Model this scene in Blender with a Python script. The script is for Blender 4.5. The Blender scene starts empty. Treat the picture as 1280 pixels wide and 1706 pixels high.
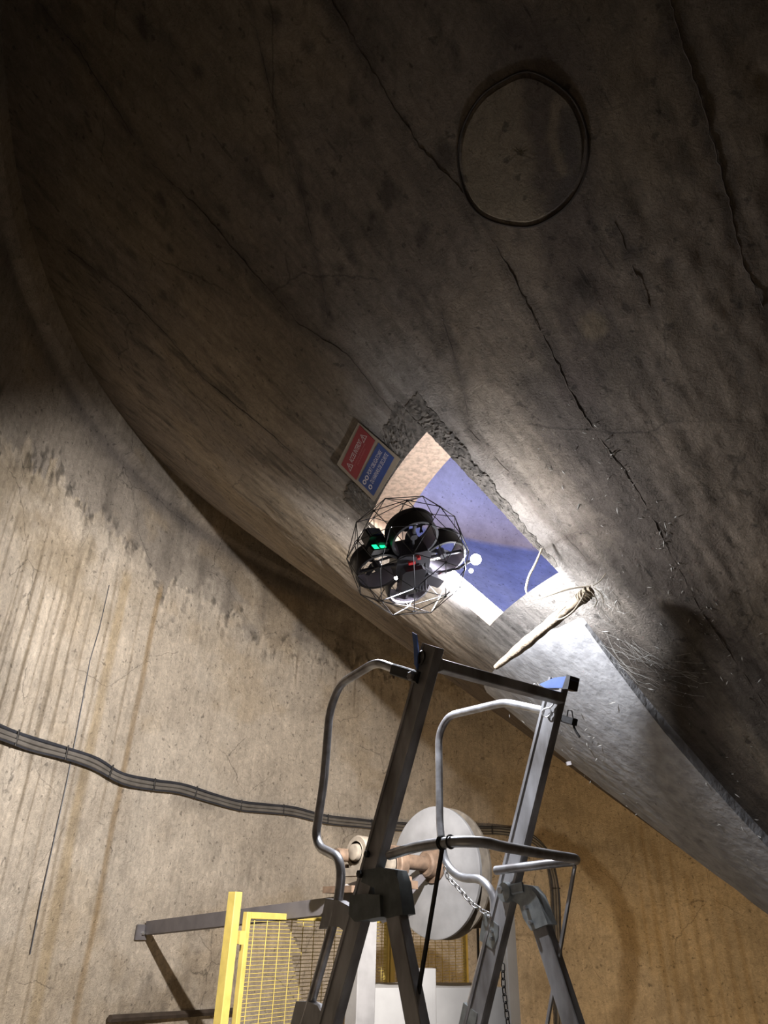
import bpy, math, random
import numpy as np
from mathutils import Vector, Matrix, Quaternion

random.seed(7)
# ------------------------------------------------------------------ camera
FPX = 1185.0
PITCH, ROLL = math.radians(30.278), math.radians(1.553)
EYE = np.array([0.0, 0.0, 1.6])
scene = bpy.context.scene
COL = scene.collection
cp, sp = math.cos(PITCH), math.sin(PITCH)
_r0 = np.array([1.0, 0, 0]); _u0 = np.array([0, -sp, cp]); CF = np.array([0, cp, sp])
CR = math.cos(ROLL) * _r0 + math.sin(ROLL) * _u0
CU = -math.sin(ROLL) * _r0 + math.cos(ROLL) * _u0
cam_data = bpy.data.cameras.new('camera')
cam_data.sensor_fit = 'HORIZONTAL'; cam_data.sensor_width = 36.0
cam_data.lens = FPX / 1280.0 * 36.0
cam_data.clip_start = 0.02; cam_data.clip_end = 100
cam = bpy.data.objects.new('camera', cam_data); COL.objects.link(cam)
cam.matrix_world = Matrix(((CR[0], CU[0], -CF[0], EYE[0]), (CR[1], CU[1], -CF[1], EYE[1]),
                           (CR[2], CU[2], -CF[2], EYE[2]), (0, 0, 0, 1)))
scene.camera = cam

# ------------------------------------------------------------------ world, lights, exposure
world = bpy.data.worlds.new('world'); scene.world = world; world.use_nodes = True
world.node_tree.nodes['Background'].inputs[0].default_value = (0.02, 0.018, 0.015, 1)
world.node_tree.nodes['Background'].inputs[1].default_value = 0.3
scene.view_settings.view_transform = 'Standard'
scene.view_settings.look = 'None'
scene.view_settings.gamma = 1.0
scene.view_settings.use_curve_mapping = False
scene.view_settings.exposure = 0.0

def W(p): return Vector((float(p[0]), float(p[1]), float(p[2]) + 1.6))
LED = np.array([0.33, 2.29, 1.15])
def lamp(name, typ, loc, energy, color, target=None, **kw):
    d = bpy.data.lights.new(name, typ); d.energy = energy; d.color = color
    for k_, v_ in kw.items(): setattr(d, k_, v_)
    o = bpy.data.objects.new(name, d); COL.objects.link(o); o.location = W(loc)
    if target is not None:
        o.rotation_euler = (W(target) - W(loc)).to_track_quat('-Z', 'Y').to_euler()
    return o
# the drone's headlight (main beam and its wide spill)
lamp('drone_beam', 'SPOT', LED + np.array([-0.0, 0.03, -0.01]), 880, (1.0, 0.955, 0.92), target=LED + np.array([-1.36, 1.55, -.52]),
     spot_size=math.radians(106), spot_blend=0.6, shadow_soft_size=0.018)
lamp('drone_spill', 'POINT', LED + np.array([0.025, -0.02, -0.045]), 21, (0.93, 0.94, 1.0), shadow_soft_size=0.022)
lamp('drone_down_light', 'SPOT', LED + np.array([0.01, 0.0, -0.02]), 85, (0.88, 0.92, 1.0), target=LED + np.array([.75, 1.1, -.5]),
     spot_size=math.radians(104), spot_blend=0.7, shadow_soft_size=0.02)
lamp('drone_front_light', 'SPOT', LED + np.array([-0.02, 0.03, 0.0]), 2000, (0.86, 0.89, 1.0), target=LED + np.array([0.17, .65, .37]),
     spot_size=math.radians(46), spot_blend=0.5, shadow_soft_size=0.02)
lamp('drone_belly_light', 'SPOT', (0.0, 2.14, 0.98), 75, (0.86, 0.9, 1.0), target=(0.45, 1.85, 0.1),
     spot_size=math.radians(120), spot_blend=1.0, shadow_soft_size=0.01)
# warm work lamp on the floor behind the hopper outlet
lamp('work_lamp', 'AREA', (2.9, 5.6, -1.3), 48, (1.0, 0.73, 0.43), target=(2.0, 8.2, 0.8), shape='DISK', size=0.6)
lamp('ceiling_fill', 'AREA', (-0.6, 0.4, -1.35), 1.3, (1.0, 0.78, 0.55), target=(-0.2, 1.6, 2.5), shape='DISK', size=1.2)  # added unseen fill, stands in for bounced light on the hopper

# ------------------------------------------------------------------ hopper geometry (eye-relative metres)
H = 3.3
CX, CY, R, ZA = 2.7315, 3.4456, 4.8343, -0.6648
K = (H - ZA) / R
NS = math.sqrt(1 + K * K)
def ray(a, b): return (a - 640) * CR + (853 - b) * CU + FPX * CF
def cone_pt(ang, rho, off=0.0):
    """point on the hopper's underside, off metres outwards (towards the room)"""
    c, s = math.cos(ang), math.sin(ang)
    return np.array([CX + rho * c + off * K * c / NS, CY + rho * s + off * K * s / NS, ZA + K * rho - off / NS])
def cone_hit(a, b):
    d = ray(a, b)
    A = d[2] ** 2 - K * K * (d[0] ** 2 + d[1] ** 2); B = -2 * d[2] * ZA + 2 * K * K * (d[0] * CX + d[1] * CY)
    C = ZA * ZA - K * K * (CX * CX + CY * CY); D = B * B - 4 * A * C
    if D < 0: return None
    ts = [t for t in ((-B - math.sqrt(D)) / 2 / A, (-B + math.sqrt(D)) / 2 / A) if t > 0]
    q = d * min(ts); return q
def cone_ar(a, b):
    q = cone_hit(a, b)
    return math.atan2(q[1] - CY, q[0] - CX), math.hypot(q[0] - CX, q[1] - CY)
def cone_off(a, b, off):
    an, rh = cone_ar(a, b); return cone_pt(an, rh, off)
def wall_hit(a, b, Rw=R):
    d = ray(a, b); A = d[0] ** 2 + d[1] ** 2; B = -2 * (d[0] * CX + d[1] * CY); C = CX ** 2 + CY ** 2 - Rw * Rw
    return d * ((-B + math.sqrt(B * B - 4 * A * C)) / 2 / A)
def at_y(a, b, y):
    d = ray(a, b); return d * (y / d[1])
def at_plane(a, b, p0, n):
    d = ray(a, b); return d * (np.dot(p0, n) / np.dot(d, n))

# ------------------------------------------------------------------ materials
def new_mat(name):
    m = bpy.data.materials.new(name); m.use_nodes = True
    nt = m.node_tree; bs = nt.nodes['Principled BSDF']; return m, nt, bs
def mat(name, col, rough=0.6, metal=0.0, var=0.25, scale=12.0, bump=0.15, bscale=60.0, spec=0.5, dirt=None, dirt_amt=0.5, stretch=(1, 1, 1)):
    m, nt, bs = new_mat(name); N = nt.nodes; L = nt.links
    tc = N.new('ShaderNodeTexCoord'); mp = N.new('ShaderNodeMapping'); mp.inputs['Scale'].default_value = stretch
    L.new(tc.outputs['Object'], mp.inputs[0])
    n1 = N.new('ShaderNodeTexNoise'); n1.inputs['Scale'].default_value = scale; n1.inputs['Detail'].default_value = 6
    L.new(mp.outputs[0], n1.inputs['Vector'])
    cr = N.new('ShaderNodeValToRGB'); L.new(n1.outputs['Fac'], cr.inputs[0])
    dk = dirt if dirt else tuple(c * (1 - var) for c in col)
    cr.color_ramp.elements[0].color = (*[a * dirt_amt + b * (1 - dirt_amt) for a, b in zip(dk, col)], 1) if dirt else (*dk, 1)
    cr.color_ramp.elements[0].position = 0.36
    cr.color_ramp.elements[1].color = (*[min(1, c * (1 + var * 0.4)) for c in col], 1); cr.color_ramp.elements[1].position = 0.62
    L.new(cr.outputs[0], bs.inputs['Base Color'])
    bs.inputs['Roughness'].default_value = rough; bs.inputs['Metallic'].default_value = metal
    bs.inputs['Specular IOR Level'].default_value = spec
    if bump:
        n2 = N.new('ShaderNodeTexNoise'); n2.inputs['Scale'].default_value = bscale; n2.inputs['Detail'].default_value = 5
        L.new(mp.outputs[0], n2.inputs['Vector'])
        bp = N.new('ShaderNodeBump'); bp.inputs['Strength'].default_value = bump; bp.inputs['Distance'].default_value = 0.004
        L.new(n2.outputs['Fac'], bp.inputs['Height']); L.new(bp.outputs[0], bs.inputs['Normal'])
    return m
def emis(name, col, s):
    m, nt, bs = new_mat(name); bs.inputs['Base Color'].default_value = (*col, 1)
    bs.inputs['Emission Color'].default_value = (*col, 1); bs.inputs['Emission Strength'].default_value = s; return m
def concrete(name, rough=0.85, fine=(0.72, 1.2), bump=0.5, crack=0.5, crack_scale=2.2, pit=0.0, stretch=None, big=1.3, flow=0.0):
    """colour comes from the mesh attribute 'tint' (stains with a shape of their own), grain from noise"""
    m, nt, bs = new_mat(name); N = nt.nodes; L = nt.links
    at = N.new('ShaderNodeAttribute'); at.attribute_name = 'tint'
    tc = N.new('ShaderNodeTexCoord')
    def noise(sc, det, rgh=0.6, vec=None):
        n = N.new('ShaderNodeTexNoise'); n.inputs['Scale'].default_value = sc; n.inputs['Detail'].default_value = det
        n.inputs['Roughness'].default_value = rgh; L.new(vec or tc.outputs['Object'], n.inputs['Vector']); return n
    def mr(src, a, b, lo, hi):
        n = N.new('ShaderNodeMapRange'); L.new(src, n.inputs['Value'])
        for i, v in zip(('From Min', 'From Max', 'To Min', 'To Max'), (a, b, lo, hi)): n.inputs[i].default_value = v
        return n.outputs[0]
    def mul(a, b):
        n = N.new('ShaderNodeMath'); n.operation = 'MULTIPLY'; L.new(a, n.inputs[0]); L.new(b, n.inputs[1]); return n.outputs[0]
    vec = None
    if stretch is not None:
        mp = N.new('ShaderNodeMapping'); mp.inputs['Rotation'].default_value = stretch[0]; mp.inputs['Scale'].default_value = stretch[1]
        L.new(tc.outputs['Object'], mp.inputs[0]); vec = mp.outputs[0]
    nb = noise(big, 8, 0.65, vec); nf = noise(24, 10, 0.8, vec); nf.inputs['Distortion'].default_value = 1.1; ng = noise(9, 6, 0.6)
    f = mul(mul(mr(nb.outputs['Fac'], 0.3, 0.7, 0.74, 1.2), mr(nf.outputs['Fac'], 0.3, 0.7, fine[0], fine[1])), mr(ng.outputs['Fac'], 0.3, 0.7, 0.9, 1.08))
    # hairline cracks
    vd = N.new('ShaderNodeMixRGB'); vd.inputs[0].default_value = 0.12; L.new(tc.outputs['Object'], vd.inputs[1]); L.new(noise(3.5, 5).outputs['Color'], vd.inputs[2])
    vo = N.new('ShaderNodeTexVoronoi'); vo.feature = 'DISTANCE_TO_EDGE'; vo.inputs['Scale'].default_value = crack_scale
    L.new(vd.outputs[0], vo.inputs['Vector'])
    msk = mr(noise(1.7, 3).outputs['Fac'], 0.5, 0.58, 0.0, 1.0)
    ck = mr(vo.outputs['Distance'], 0.0, 0.006, crack, 0.0)
    inv = N.new('ShaderNodeMath'); inv.operation = 'SUBTRACT'; inv.inputs[0].default_value = 1.0; L.new(mul(ck, msk), inv.inputs[1])
    f = mul(f, inv.outputs[0])
    h = nf.outputs['Fac']
    if flow:
        fa = N.new('ShaderNodeAttribute'); fa.attribute_name = 'flow'
        n5 = N.new('ShaderNodeTexNoise'); n5.inputs['Scale'].default_value = 22; n5.inputs['Detail'].default_value = 7; n5.inputs['Roughness'].default_value = .7
        L.new(fa.outputs['Vector'], n5.inputs['Vector']); f = mul(f, mr(n5.outputs['Fac'], 0.32, 0.62, 1 - flow, 1 + flow * .5))
        n6 = N.new('ShaderNodeTexNoise'); n6.inputs['Scale'].default_value = 55; n6.inputs['Detail'].default_value = 3
        L.new(fa.outputs['Vector'], n6.inputs['Vector']); f = mul(f, mr(n6.outputs['Fac'], 0.27, 0.33, 1 - flow * 1.6, 1.0))
    # small scuffs and pits
    n3 = noise(26, 3, 0.5, vec); sc_ = mr(n3.outputs['Fac'], 0.30, 0.36, 0.55, 1.0); f = mul(f, sc_)
    mx = N.new('ShaderNodeVectorMath'); mx.operation = 'SCALE'; L.new(at.outputs['Color'], mx.inputs[0]); L.new(f, mx.inputs['Scale'])
    L.new(mx.outputs[0], bs.inputs['Base Color'])
    bs.inputs['Roughness'].default_value = rough; bs.inputs['Specular IOR Level'].default_value = 0.25
    bp = N.new('ShaderNodeBump'); bp.inputs['Strength'].default_value = bump; bp.inputs['Distance'].default_value = 0.016
    ad = N.new('ShaderNodeMath'); ad.operation = 'ADD'; L.new(h, ad.inputs[0])
    nn = noise(120, 4, 0.7); L.new(mr(nn.outputs['Fac'], 0.2, 0.8, -0.2, 0.2), ad.inputs[1])
    L.new(ad.outputs[0], bp.inputs['Height']); L.new(bp.outputs[0], bs.inputs['Normal'])
    return m

M = {}
M['plaster'] = concrete('wall_plaster', bump=1.0, flow=.14, fine=(0.62, 1.26), crack=0.55, crack_scale=1.6)
M['hopper'] = concrete('hopper_concrete', bump=1.0, flow=.26, fine=(0.64, 1.24), crack=0.45, crack_scale=1.1, rough=0.8)
M['lining'] = concrete('blue_lining', bump=0.2, fine=(0.88, 1.08), crack=0.0)
M['seam'] = mat('seam_concrete', (0.10, 0.08, 0.065), 0.9, bscale=90, bump=0.6)
M['mortar'] = mat('rough_mortar', (0.10, 0.088, 0.075), 0.95, var=0.5, scale=40, bscale=80, bump=1.0)
M['reveal_wood'] = mat('board_marked_concrete', (0.62, 0.47, 0.36), 0.8, var=0.28, scale=9, bump=0.4, bscale=30, stretch=(6, 6, 1.0))
M['reveal'] = mat('reveal_concrete', (0.5, 0.44, 0.38), 0.85, var=0.3, scale=20, bump=0.6)
M['plate'] = mat('plate_cement', (0.36, 0.355, 0.36), 0.75, var=0.24, scale=16, bump=1.0, bscale=38)
M['groove'] = mat('dark_groove', (0.045, 0.035, 0.028), 0.95)
M['alu'] = mat('aluminium', (0.46, 0.455, 0.46), 0.45, 0.25, var=0.35, scale=14, bump=0.08, dirt=(0.12, 0.10, 0.085), dirt_amt=0.7, stretch=(1, 1, .35))
M['alu_tube'] = mat('aluminium_tube', (0.55, 0.55, 0.56), 0.35, 0.6, var=0.25, scale=20, bump=0.05, dirt=(0.16, 0.13, 0.11), dirt_amt=0.6)
M['galv'] = mat('galvanised_steel', (0.40, 0.43, 0.43), 0.45, 0.6, var=0.3, scale=30, bump=0.05)
M['galv_dark'] = mat('dull_galvanised_steel', (0.17, 0.19, 0.19), 0.5, 0.4, var=0.3, scale=30, bump=0.05)
M['steel'] = mat('bolt_steel', (0.6, 0.6, 0.6), 0.3, 0.9, var=0.2, bump=0)
M['blackmetal'] = mat('dark_steel', (0.035, 0.032, 0.03), 0.5, 0.4, var=0.3)
M['beam'] = mat('grey_painted_beam', (0.13, 0.12, 0.125), 0.6, 0.1, var=0.15, bump=0.05)
M['column'] = mat('grey_painted_column', (0.25, 0.24, 0.235), 0.6, 0.05, var=0.15, bump=0.05)
M['wheel'] = mat('grey_painted_wheel', (0.25, 0.247, 0.25), 0.65, 0.05, var=0.22, scale=6, bump=0.1)
M['rust'] = mat('rusty_steel', (0.16, 0.105, 0.07), 0.75, 0.2, var=0.4, scale=15, bump=0.3)
M['cream'] = mat('dusty_cast_iron', (0.19, 0.16, 0.125), 0.75, 0.1, var=0.3, scale=20, bump=0.2)
M['darkrust'] = mat('dark_greased_rim', (0.06, 0.045, 0.035), 0.6, 0.3, var=0.3)
M['yellow'] = mat('yellow_paint', (0.52, 0.40, 0.10), 0.5, 0, var=0.12, scale=18, bump=0.08)
M['cabinet'] = mat('pale_grey_panel', (0.34, 0.33, 0.32), 0.6, 0, var=0.12, scale=5, bump=0.05)
M['conduit'] = mat('grey_conduit', (0.12, 0.108, 0.095), 0.6, 0, var=0.2, bump=0.05)
M['cable'] = mat('black_cable', (0.025, 0.027, 0.035), 0.5, 0, var=0.2, bump=0)
M['stick'] = mat('weathered_wood', (0.30, 0.235, 0.165), 0.85, var=0.5, scale=10, bump=0.6, bscale=50, stretch=(3, 3, 3))
M['rope'] = mat('hemp_rope', (0.36, 0.31, 0.235), 0.9, var=0.25, bump=0.3, bscale=300)
M['web'] = mat('cobweb_fibre', (0.40, 0.385, 0.35), 0.9, var=0.1, bump=0)
M['carbon'] = mat('carbon_tube', (0.03, 0.03, 0.033), 0.4, 0, var=0.1, bump=0, spec=0.5)
M['duct'] = mat('drone_black_plastic', (0.028, 0.027, 0.032), 0.42, 0, var=0.2, bump=0.05)
M['duct_in'] = mat('drone_duct_grey', (0.22, 0.20, 0.24), 0.5, 0, var=0.1, bump=0)
M['red'] = mat('red_plastic', (0.55, 0.03, 0.03), 0.45, 0, var=0.1, bump=0)
M['glassy'] = mat('dark_lens', (0.02, 0.03, 0.09), 0.12, 0, var=0.1, bump=0)
M['blue'] = mat('blue_plastic', (0.10, 0.20, 0.55), 0.45, 0, var=0.3, bump=0.05)
M['sign_back'] = mat('sign_backing', (0.17, 0.14, 0.105), 0.4, 0, var=0.1, bump=0)
M['sign_red'] = mat('sign_red', (0.17, 0.006, 0.012), 0.7, 0, var=0.1, bump=0)
M['sign_blue'] = mat('sign_blue', (0.007, 0.03, 0.13), 0.7, 0, var=0.1, bump=0)
M['ink'] = mat('sign_white', (0.38, 0.35, 0.35), 0.5, 0, var=0.05, bump=0)
M['ink_faint'] = mat('sign_faint', (0.24, 0.06, 0.07), 0.5, 0, var=0.05, bump=0)
M['led'] = emis('lamp_white', (1, 0.98, 0.95), 30)
M['green'] = emis('status_light_green', (0.01, 0.9, 0.28), 2.2)
M['floor'] = concrete('floor_concrete', bump=0.3)

# ------------------------------------------------------------------ object helpers
ORG = {}
def link(name, me, parent=None, loc=None, label=None, cat=None, group=None, kind=None):
    o = bpy.data.objects.new(name, me); COL.objects.link(o)
    if parent is not None: o.parent = parent
    for k_, v_ in (('label', label), ('category', cat), ('group', group), ('kind', kind)):
        if v_: o[k_] = v_
    return o
def thing(name, loc, label, cat, group=None):
    o = bpy.data.objects.new(name, None); COL.objects.link(o); o.empty_display_size = 0.05
    o.location = W(loc); o['label'] = label; o['category'] = cat
    if group: o['group'] = group
    ORG[o] = np.array(W(loc)); return o
class MB:
    def __init__(s): s.v = []; s.f = []
    def add(s, vs, fs):
        b = len(s.v); s.v += [tuple(map(float, p)) for p in vs]; s.f += [tuple(i + b for i in f) for f in fs]; return s
    def box(s, c, ax, ay, az, hx, hy, hz, bev=0.0):
        """oriented box; bev chamfers the four long edges running along az"""
        c, ax, ay, az = map(np.array, (c, ax, ay, az)); vs = []
        if bev <= 0: prof = [(-hx, -hy), (hx, -hy), (hx, hy), (-hx, hy)]
        else:
            b = bev; prof = [(-hx + b, -hy), (hx - b, -hy), (hx, -hy + b), (hx, hy - b), (hx - b, hy), (-hx + b, hy), (-hx, hy - b), (-hx, -hy + b)]
        n = len(prof)
        for z in (-hz, hz):
            for x, y in prof: vs.append(c + ax * x + ay * y + az * z)
        fs = [tuple(range(n))[::-1], tuple(range(n, 2 * n))] + [(i, (i + 1) % n, n + (i + 1) % n, n + i) for i in range(n)]
        return s.add(vs, fs)
    def beam(s, a, b, side, hw, hd, bev=0.003, ext=0):
        """rectangular bar from a to b; side = direction of half width hw"""
        a, b = np.array(a, float), np.array(b, float); d = b - a; l = np.linalg.norm(d); d /= l
        sd = np.array(side, float); sd -= d * np.dot(sd, d); sd /= np.linalg.norm(sd); t = np.cross(d, sd)
        return s.box((a + b) / 2, sd, t, d, hw, hd, l / 2 + ext, bev)
    def tube(s, pts, r, n=10, closed=False, caps=True):
        P = [np.array(p, float) for p in pts]; m = len(P); rs = r if hasattr(r, '__len__') else [r] * m
        T = []
        for i in range(m):
            if closed: t = P[(i + 1) % m] - P[i - 1]
            else: t = P[min(i + 1, m - 1)] - P[max(i - 1, 0)]
            T.append(t / (np.linalg.norm(t) + 1e-12))
        up = np.array([0, 0, 1.0]) if abs(T[0][2]) < 0.9 else np.array([1.0, 0, 0])
        u = np.cross(T[0], up); u /= np.linalg.norm(u); vs = []
        for i in range(m):
            u = u - T[i] * np.dot(u, T[i]); u /= np.linalg.norm(u) + 1e-12; w_ = np.cross(T[i], u)
            for j in range(n):
                a = 2 * math.pi * j / n; vs.append(P[i] + rs[i] * (math.cos(a) * u + math.sin(a) * w_))
        fs = []
        for i in range(m if closed else m - 1):
            k2 = (i + 1) % m
            for j in range(n): fs.append((i * n + j, i * n + (j + 1) % n, k2 * n + (j + 1) % n, k2 * n + j))
        if caps and not closed: fs += [tuple(range(n))[::-1], tuple((m - 1) * n + j for j in range(n))]
        return s.add(vs, fs)
    def lathe(s, c, axis, prof, n=48, closed=False):
        """prof = [(distance along axis, radius)]"""
        c = np.array(c, float); ax = np.array(axis, float); ax /= np.linalg.norm(ax)
        up = np.array([0, 0, 1.0]) if abs(ax[2]) < 0.9 else np.array([1.0, 0, 0]); u = np.cross(ax, up); u /= np.linalg.norm(u); w_ = np.cross(ax, u)
        vs = []; m = len(prof)
        for d, r in prof:
            for j in range(n):
                a = 2 * math.pi * j / n; vs.append(c + ax * d + max(r, 1e-5) * (math.cos(a) * u + math.sin(a) * w_))
        fs = []
        for i in range(m if closed else m - 1):
            k2 = (i + 1) % m
            for j in range(n): fs.append((i * n + j, i * n + (j + 1) % n, k2 * n + (j + 1) % n, k2 * n + j))
        return s.add(vs, fs)
    def sphere(s, c, r, n=16):
        return s.lathe(c, (0, 0, 1), [(-r * math.cos(math.pi * i / n), r * math.sin(math.pi * i / n)) for i in range(n + 1)], n=2 * n)
    def hexbolt(s, c, axis, r, h_):
        return s.lathe(c, axis, [(0, 0), (0, r), (h_ * .8, r), (h_, r * .85), (h_, 0)], n=6)
    def prism(s, poly, d):
        """extrude a 3D polygon by vector d"""
        n = len(poly); P = [np.array(p, float) for p in poly]; d = np.array(d, float)
        return s.add(P + [p + d for p in P], [tuple(range(n))[::-1], tuple(range(n, 2 * n))] + [(i, (i + 1) % n, n + (i + 1) % n, n + i) for i in range(n)])
    def build(s, name, m, parent=None, smooth=35, **kw):
        v = np.array(s.v, float); v[:, 2] += 1.6
        if parent is None: org = (v.min(0) + v.max(0)) / 2
        else: org = ORG[parent]
        me = bpy.data.meshes.new(name); me.from_pydata((v - org).tolist(), [], s.f); me.materials.append(M[m])
        me.validate(); me.update()
        if smooth:
            me.polygons.foreach_set('use_smooth', [True] * len(me.polygons))
            me.set_sharp_from_angle(angle=math.radians(smooth))
        o = link(name, me, parent, **kw)
        if parent is None: o.location = Vector(org)
        ORG[o] = np.array(org); return o
def fillet(pts, rad, n=6):
    P = [np.array(p, float) for p in pts]; out = [P[0]]
    for i in range(1, len(P) - 1):
        a, b, c = P[i - 1], P[i], P[i + 1]; d1 = a - b; d2 = c - b; l1, l2 = np.linalg.norm(d1), np.linalg.norm(d2)
        r = min(rad, l1 * .48, l2 * .48); p, q = b + d1 / l1 * r, b + d2 / l2 * r
        for k_ in range(n + 1):
            t = k_ / n; out.append((1 - t) ** 2 * p + 2 * t * (1 - t) * b + t * t * q)
    out.append(P[-1]); return out

# ------------------------------------------------------------------ value noise for stain shapes
_rs = np.random.RandomState(3); _T = _rs.rand(256, 256)
def vnoise(x, y):
    xi = np.floor(x).astype(int); yi = np.floor(y).astype(int); fx = x - xi; fy = y - yi
    fx = fx * fx * (3 - 2 * fx); fy = fy * fy * (3 - 2 * fy)
    g = lambda i, j: _T[i % 256, j % 256]
    return (g(xi, yi) * (1 - fx) + g(xi + 1, yi) * fx) * (1 - fy) + (g(xi, yi + 1) * (1 - fx) + g(xi + 1, yi + 1) * fx) * fy
def fbm(x, y, o=5):
    s = 0; a = .5; t = 0
    for i in range(o): s = s + a * vnoise(x * 2 ** i + 17 * i, y * 2 ** i + 31 * i); t += a; a *= .55
    return s / t
def sstep(a, b, x):
    t = np.clip((x - a) / (b - a), 0, 1); return t * t * (3 - 2 * t)
def segdist(P, A, B):
    d = B - A; t = np.clip(((P - A) @ d) / (d @ d + 1e-12), 0, 1); return np.linalg.norm(P - (A + t[:, None] * d), axis=1)
def polydist(P, pts):
    r = None
    for a, b in zip(pts[:-1], pts[1:]):
        q = segdist(P, np.array(a), np.array(b)); r = q if r is None else np.minimum(r, q)
    return r
def put(col, mask, c):
    mask = np.clip(mask, 0, 1)[:, None]; return col * (1 - mask) + np.array(c) * mask
def dark(col, mask, f): return col * (1 - np.clip(mask, 0, 1)[:, None] * (1 - f))
def set_tint(me, col):
    a = me.color_attributes.new('tint', 'FLOAT_COLOR', 'POINT')
    a.data.foreach_set('color', np.concatenate([np.clip(col, 0.005, 1), np.ones((len(col), 1))], 1).astype(np.float32).ravel())
def set_flow(o, x, y):
    a = o.data.attributes.new('flow', 'FLOAT_VECTOR', 'POINT')
    a.data.foreach_set('vector', np.stack([x, y, x * 0], 1).astype(np.float32).ravel())
def grid_obj(name, P, keep, m, tint, flip=False, **kw):
    """P (na,nb,3) points; keep (na-1,nb-1) bool"""
    na, nb = P.shape[:2]; v = P.reshape(-1, 3).copy(); v[:, 2] += 1.6
    i, j = np.where(keep); a = i * nb + j; b = (i + 1) * nb + j; c = (i + 1) * nb + j + 1; d = i * nb + j + 1
    f = np.stack([a, d, c, b] if flip else [a, b, c, d], 1)
    me = bpy.data.meshes.new(name); me.vertices.add(len(v)); me.vertices.foreach_set('co', v.astype(np.float32).ravel())
    me.loops.add(f.size); me.loops.foreach_set('vertex_index', f.ravel().astype(np.int32))
    me.polygons.add(len(f)); me.polygons.foreach_set('loop_start', (np.arange(len(f)) * 4).astype(np.int32))
    me.update(calc_edges=True); me.validate()
    me.polygons.foreach_set('use_smooth', [True] * len(me.polygons)); me.materials.append(M[m])
    set_tint(me, tint); o = link(name, me, **kw); ORG[o] = np.zeros(3); return o

# ------------------------------------------------------------------ SETTING
# outer wall
az = np.unique(np.concatenate([np.radians(np.arange(66, 120, 0.3)), np.radians(np.arange(120, 182, 0.16)), np.radians(np.arange(182, 206, 0.3)), np.radians(np.arange(206, 427, 3.0))]))
zz = np.unique(np.concatenate([np.arange(-1.6, -1.0, .2), np.arange(-1.0, 1.9, .022), np.arange(1.9, 2.9, .011), np.arange(2.9, 3.44, .022), [3.45]]))
Az, Zz = np.meshgrid(az, zz, indexing='ij')
rr = np.full_like(Az, R)
xx = Az * R                                                           # arc length
lump = (fbm(xx * 1.3, Zz * 1.3) - .5) * .02 + (fbm(xx * 7, Zz * 7, 3) - .5) * .005
line = 2.38 + (fbm(xx * 1.5, xx * 0 + 3, 3) - .5) * .25 + (fbm(xx * 9, Zz * 3, 5) - .5) * .5
above = sstep(-0.012, 0.012, Zz - line)
ring = sstep(3.04, 3.07, Zz)
rr = rr + lump - above * .006 - ring * .05
Pw = np.stack([CX + rr * np.cos(Az), CY + rr * np.sin(Az), Zz], -1)
V = Pw.reshape(-1, 3); xa, za = xx.ravel(), Zz.ravel()
c = np.tile(np.array([.58, .50, .405]), (len(V), 1))
c = put(c, above.ravel(), (.35, .305, .255))
patch = sstep(.5, .62, fbm(xa * 1.1 + 5, za * 1.6 + 9)); c = put(c, patch * .55, (.50, .40, .28))
c = put(c, sstep(.55, .68, fbm(xa * 2.6 + 50, za * 2.6 + 20)) * .35, (.70, .62, .52))
# dirty zone under the ragged edge, left part
wl = sstep(13.1, 14.2, xa) * sstep(1.55, 2.0, za) * (1 - above.ravel()); c = put(c, wl * sstep(.35, .6, fbm(xa * 2, za * 3)) * .75, (.36, .29, .20))
flk = sstep(.60, .66, fbm(xa * 14, za * 10, 3)) * np.exp(-((za - line.ravel()) / .1) ** 2); c = dark(c, flk * .95, .38)
flk2 = sstep(.66, .70, fbm(xa * 30 + 9, za * 9, 3)) * sstep(1.9, 2.2, za) * (1 - above.ravel()); c = dark(c, flk2 * .6, .55)
# dark smear just under the ring beam, patchily darker towards the top
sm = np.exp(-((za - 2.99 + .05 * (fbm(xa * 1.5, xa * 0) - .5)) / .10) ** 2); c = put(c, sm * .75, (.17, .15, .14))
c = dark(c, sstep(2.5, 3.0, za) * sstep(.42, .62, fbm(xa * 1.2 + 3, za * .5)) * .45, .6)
for a_ in (158.5, 163.5, 153.0, 148.6, 143.0, 137.0, 130.0, 168.5):
    xs = math.radians(a_) * R; c = put(c, np.exp(-((xa - xs) / .07) ** 2) * sstep(2.3, 2.5, za) * sstep(3.1, 2.7, za) * .45, (.17, .145, .12))
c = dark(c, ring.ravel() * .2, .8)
# run marks
def streak(x0, z0, x1, z1, w, colr, amt):
    global c
    t = np.clip((z0 - za) / (z0 - z1), 0, 1); xc = x0 + (x1 - x0) * t + (fbm(za * 4, za * 0 + x0, 3) - .5) * .02
    m_ = np.exp(-((xa - xc) / w) ** 4) * sstep(z1 - .15, z1 + .1, za) * sstep(z0 + .02, z0 - .12, za) * (0.55 + .6 * fbm(xa * 30, za * 1.5))
    c = put(c, m_ * amt, colr)
dg = lambda a_: math.radians(a_) * R
streak(dg(158.5), 2.36, dg(158.4), -1.4, .030, (.34, .24, .13), .85)
streak(dg(163.4), 2.28, dg(162.4), -1.4, .055, (.42, .32, .19), .8)
streak(dg(164.6), 2.2, dg(163.6), -1.0, .014, (.26, .2, .13), .7)
streak(dg(160.6), 2.2, dg(160.2), .6, .012, (.26, .2, .13), .6)
streak(dg(167.0), 2.3, dg(166.0), -.4, .012, (.26, .2, .13), .6)
streak(dg(170.0), 2.1, dg(169.0), .1, .012, (.2, .16, .11), .6)
for i in range(16):
    a_ = 168 + random.random() * 12; streak(dg(a_), 2.2 - random.random() * .5, dg(a_ - .6), .2 + random.random(), .006 + random.random() * .008, (.22, .17, .11), .7)
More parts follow.
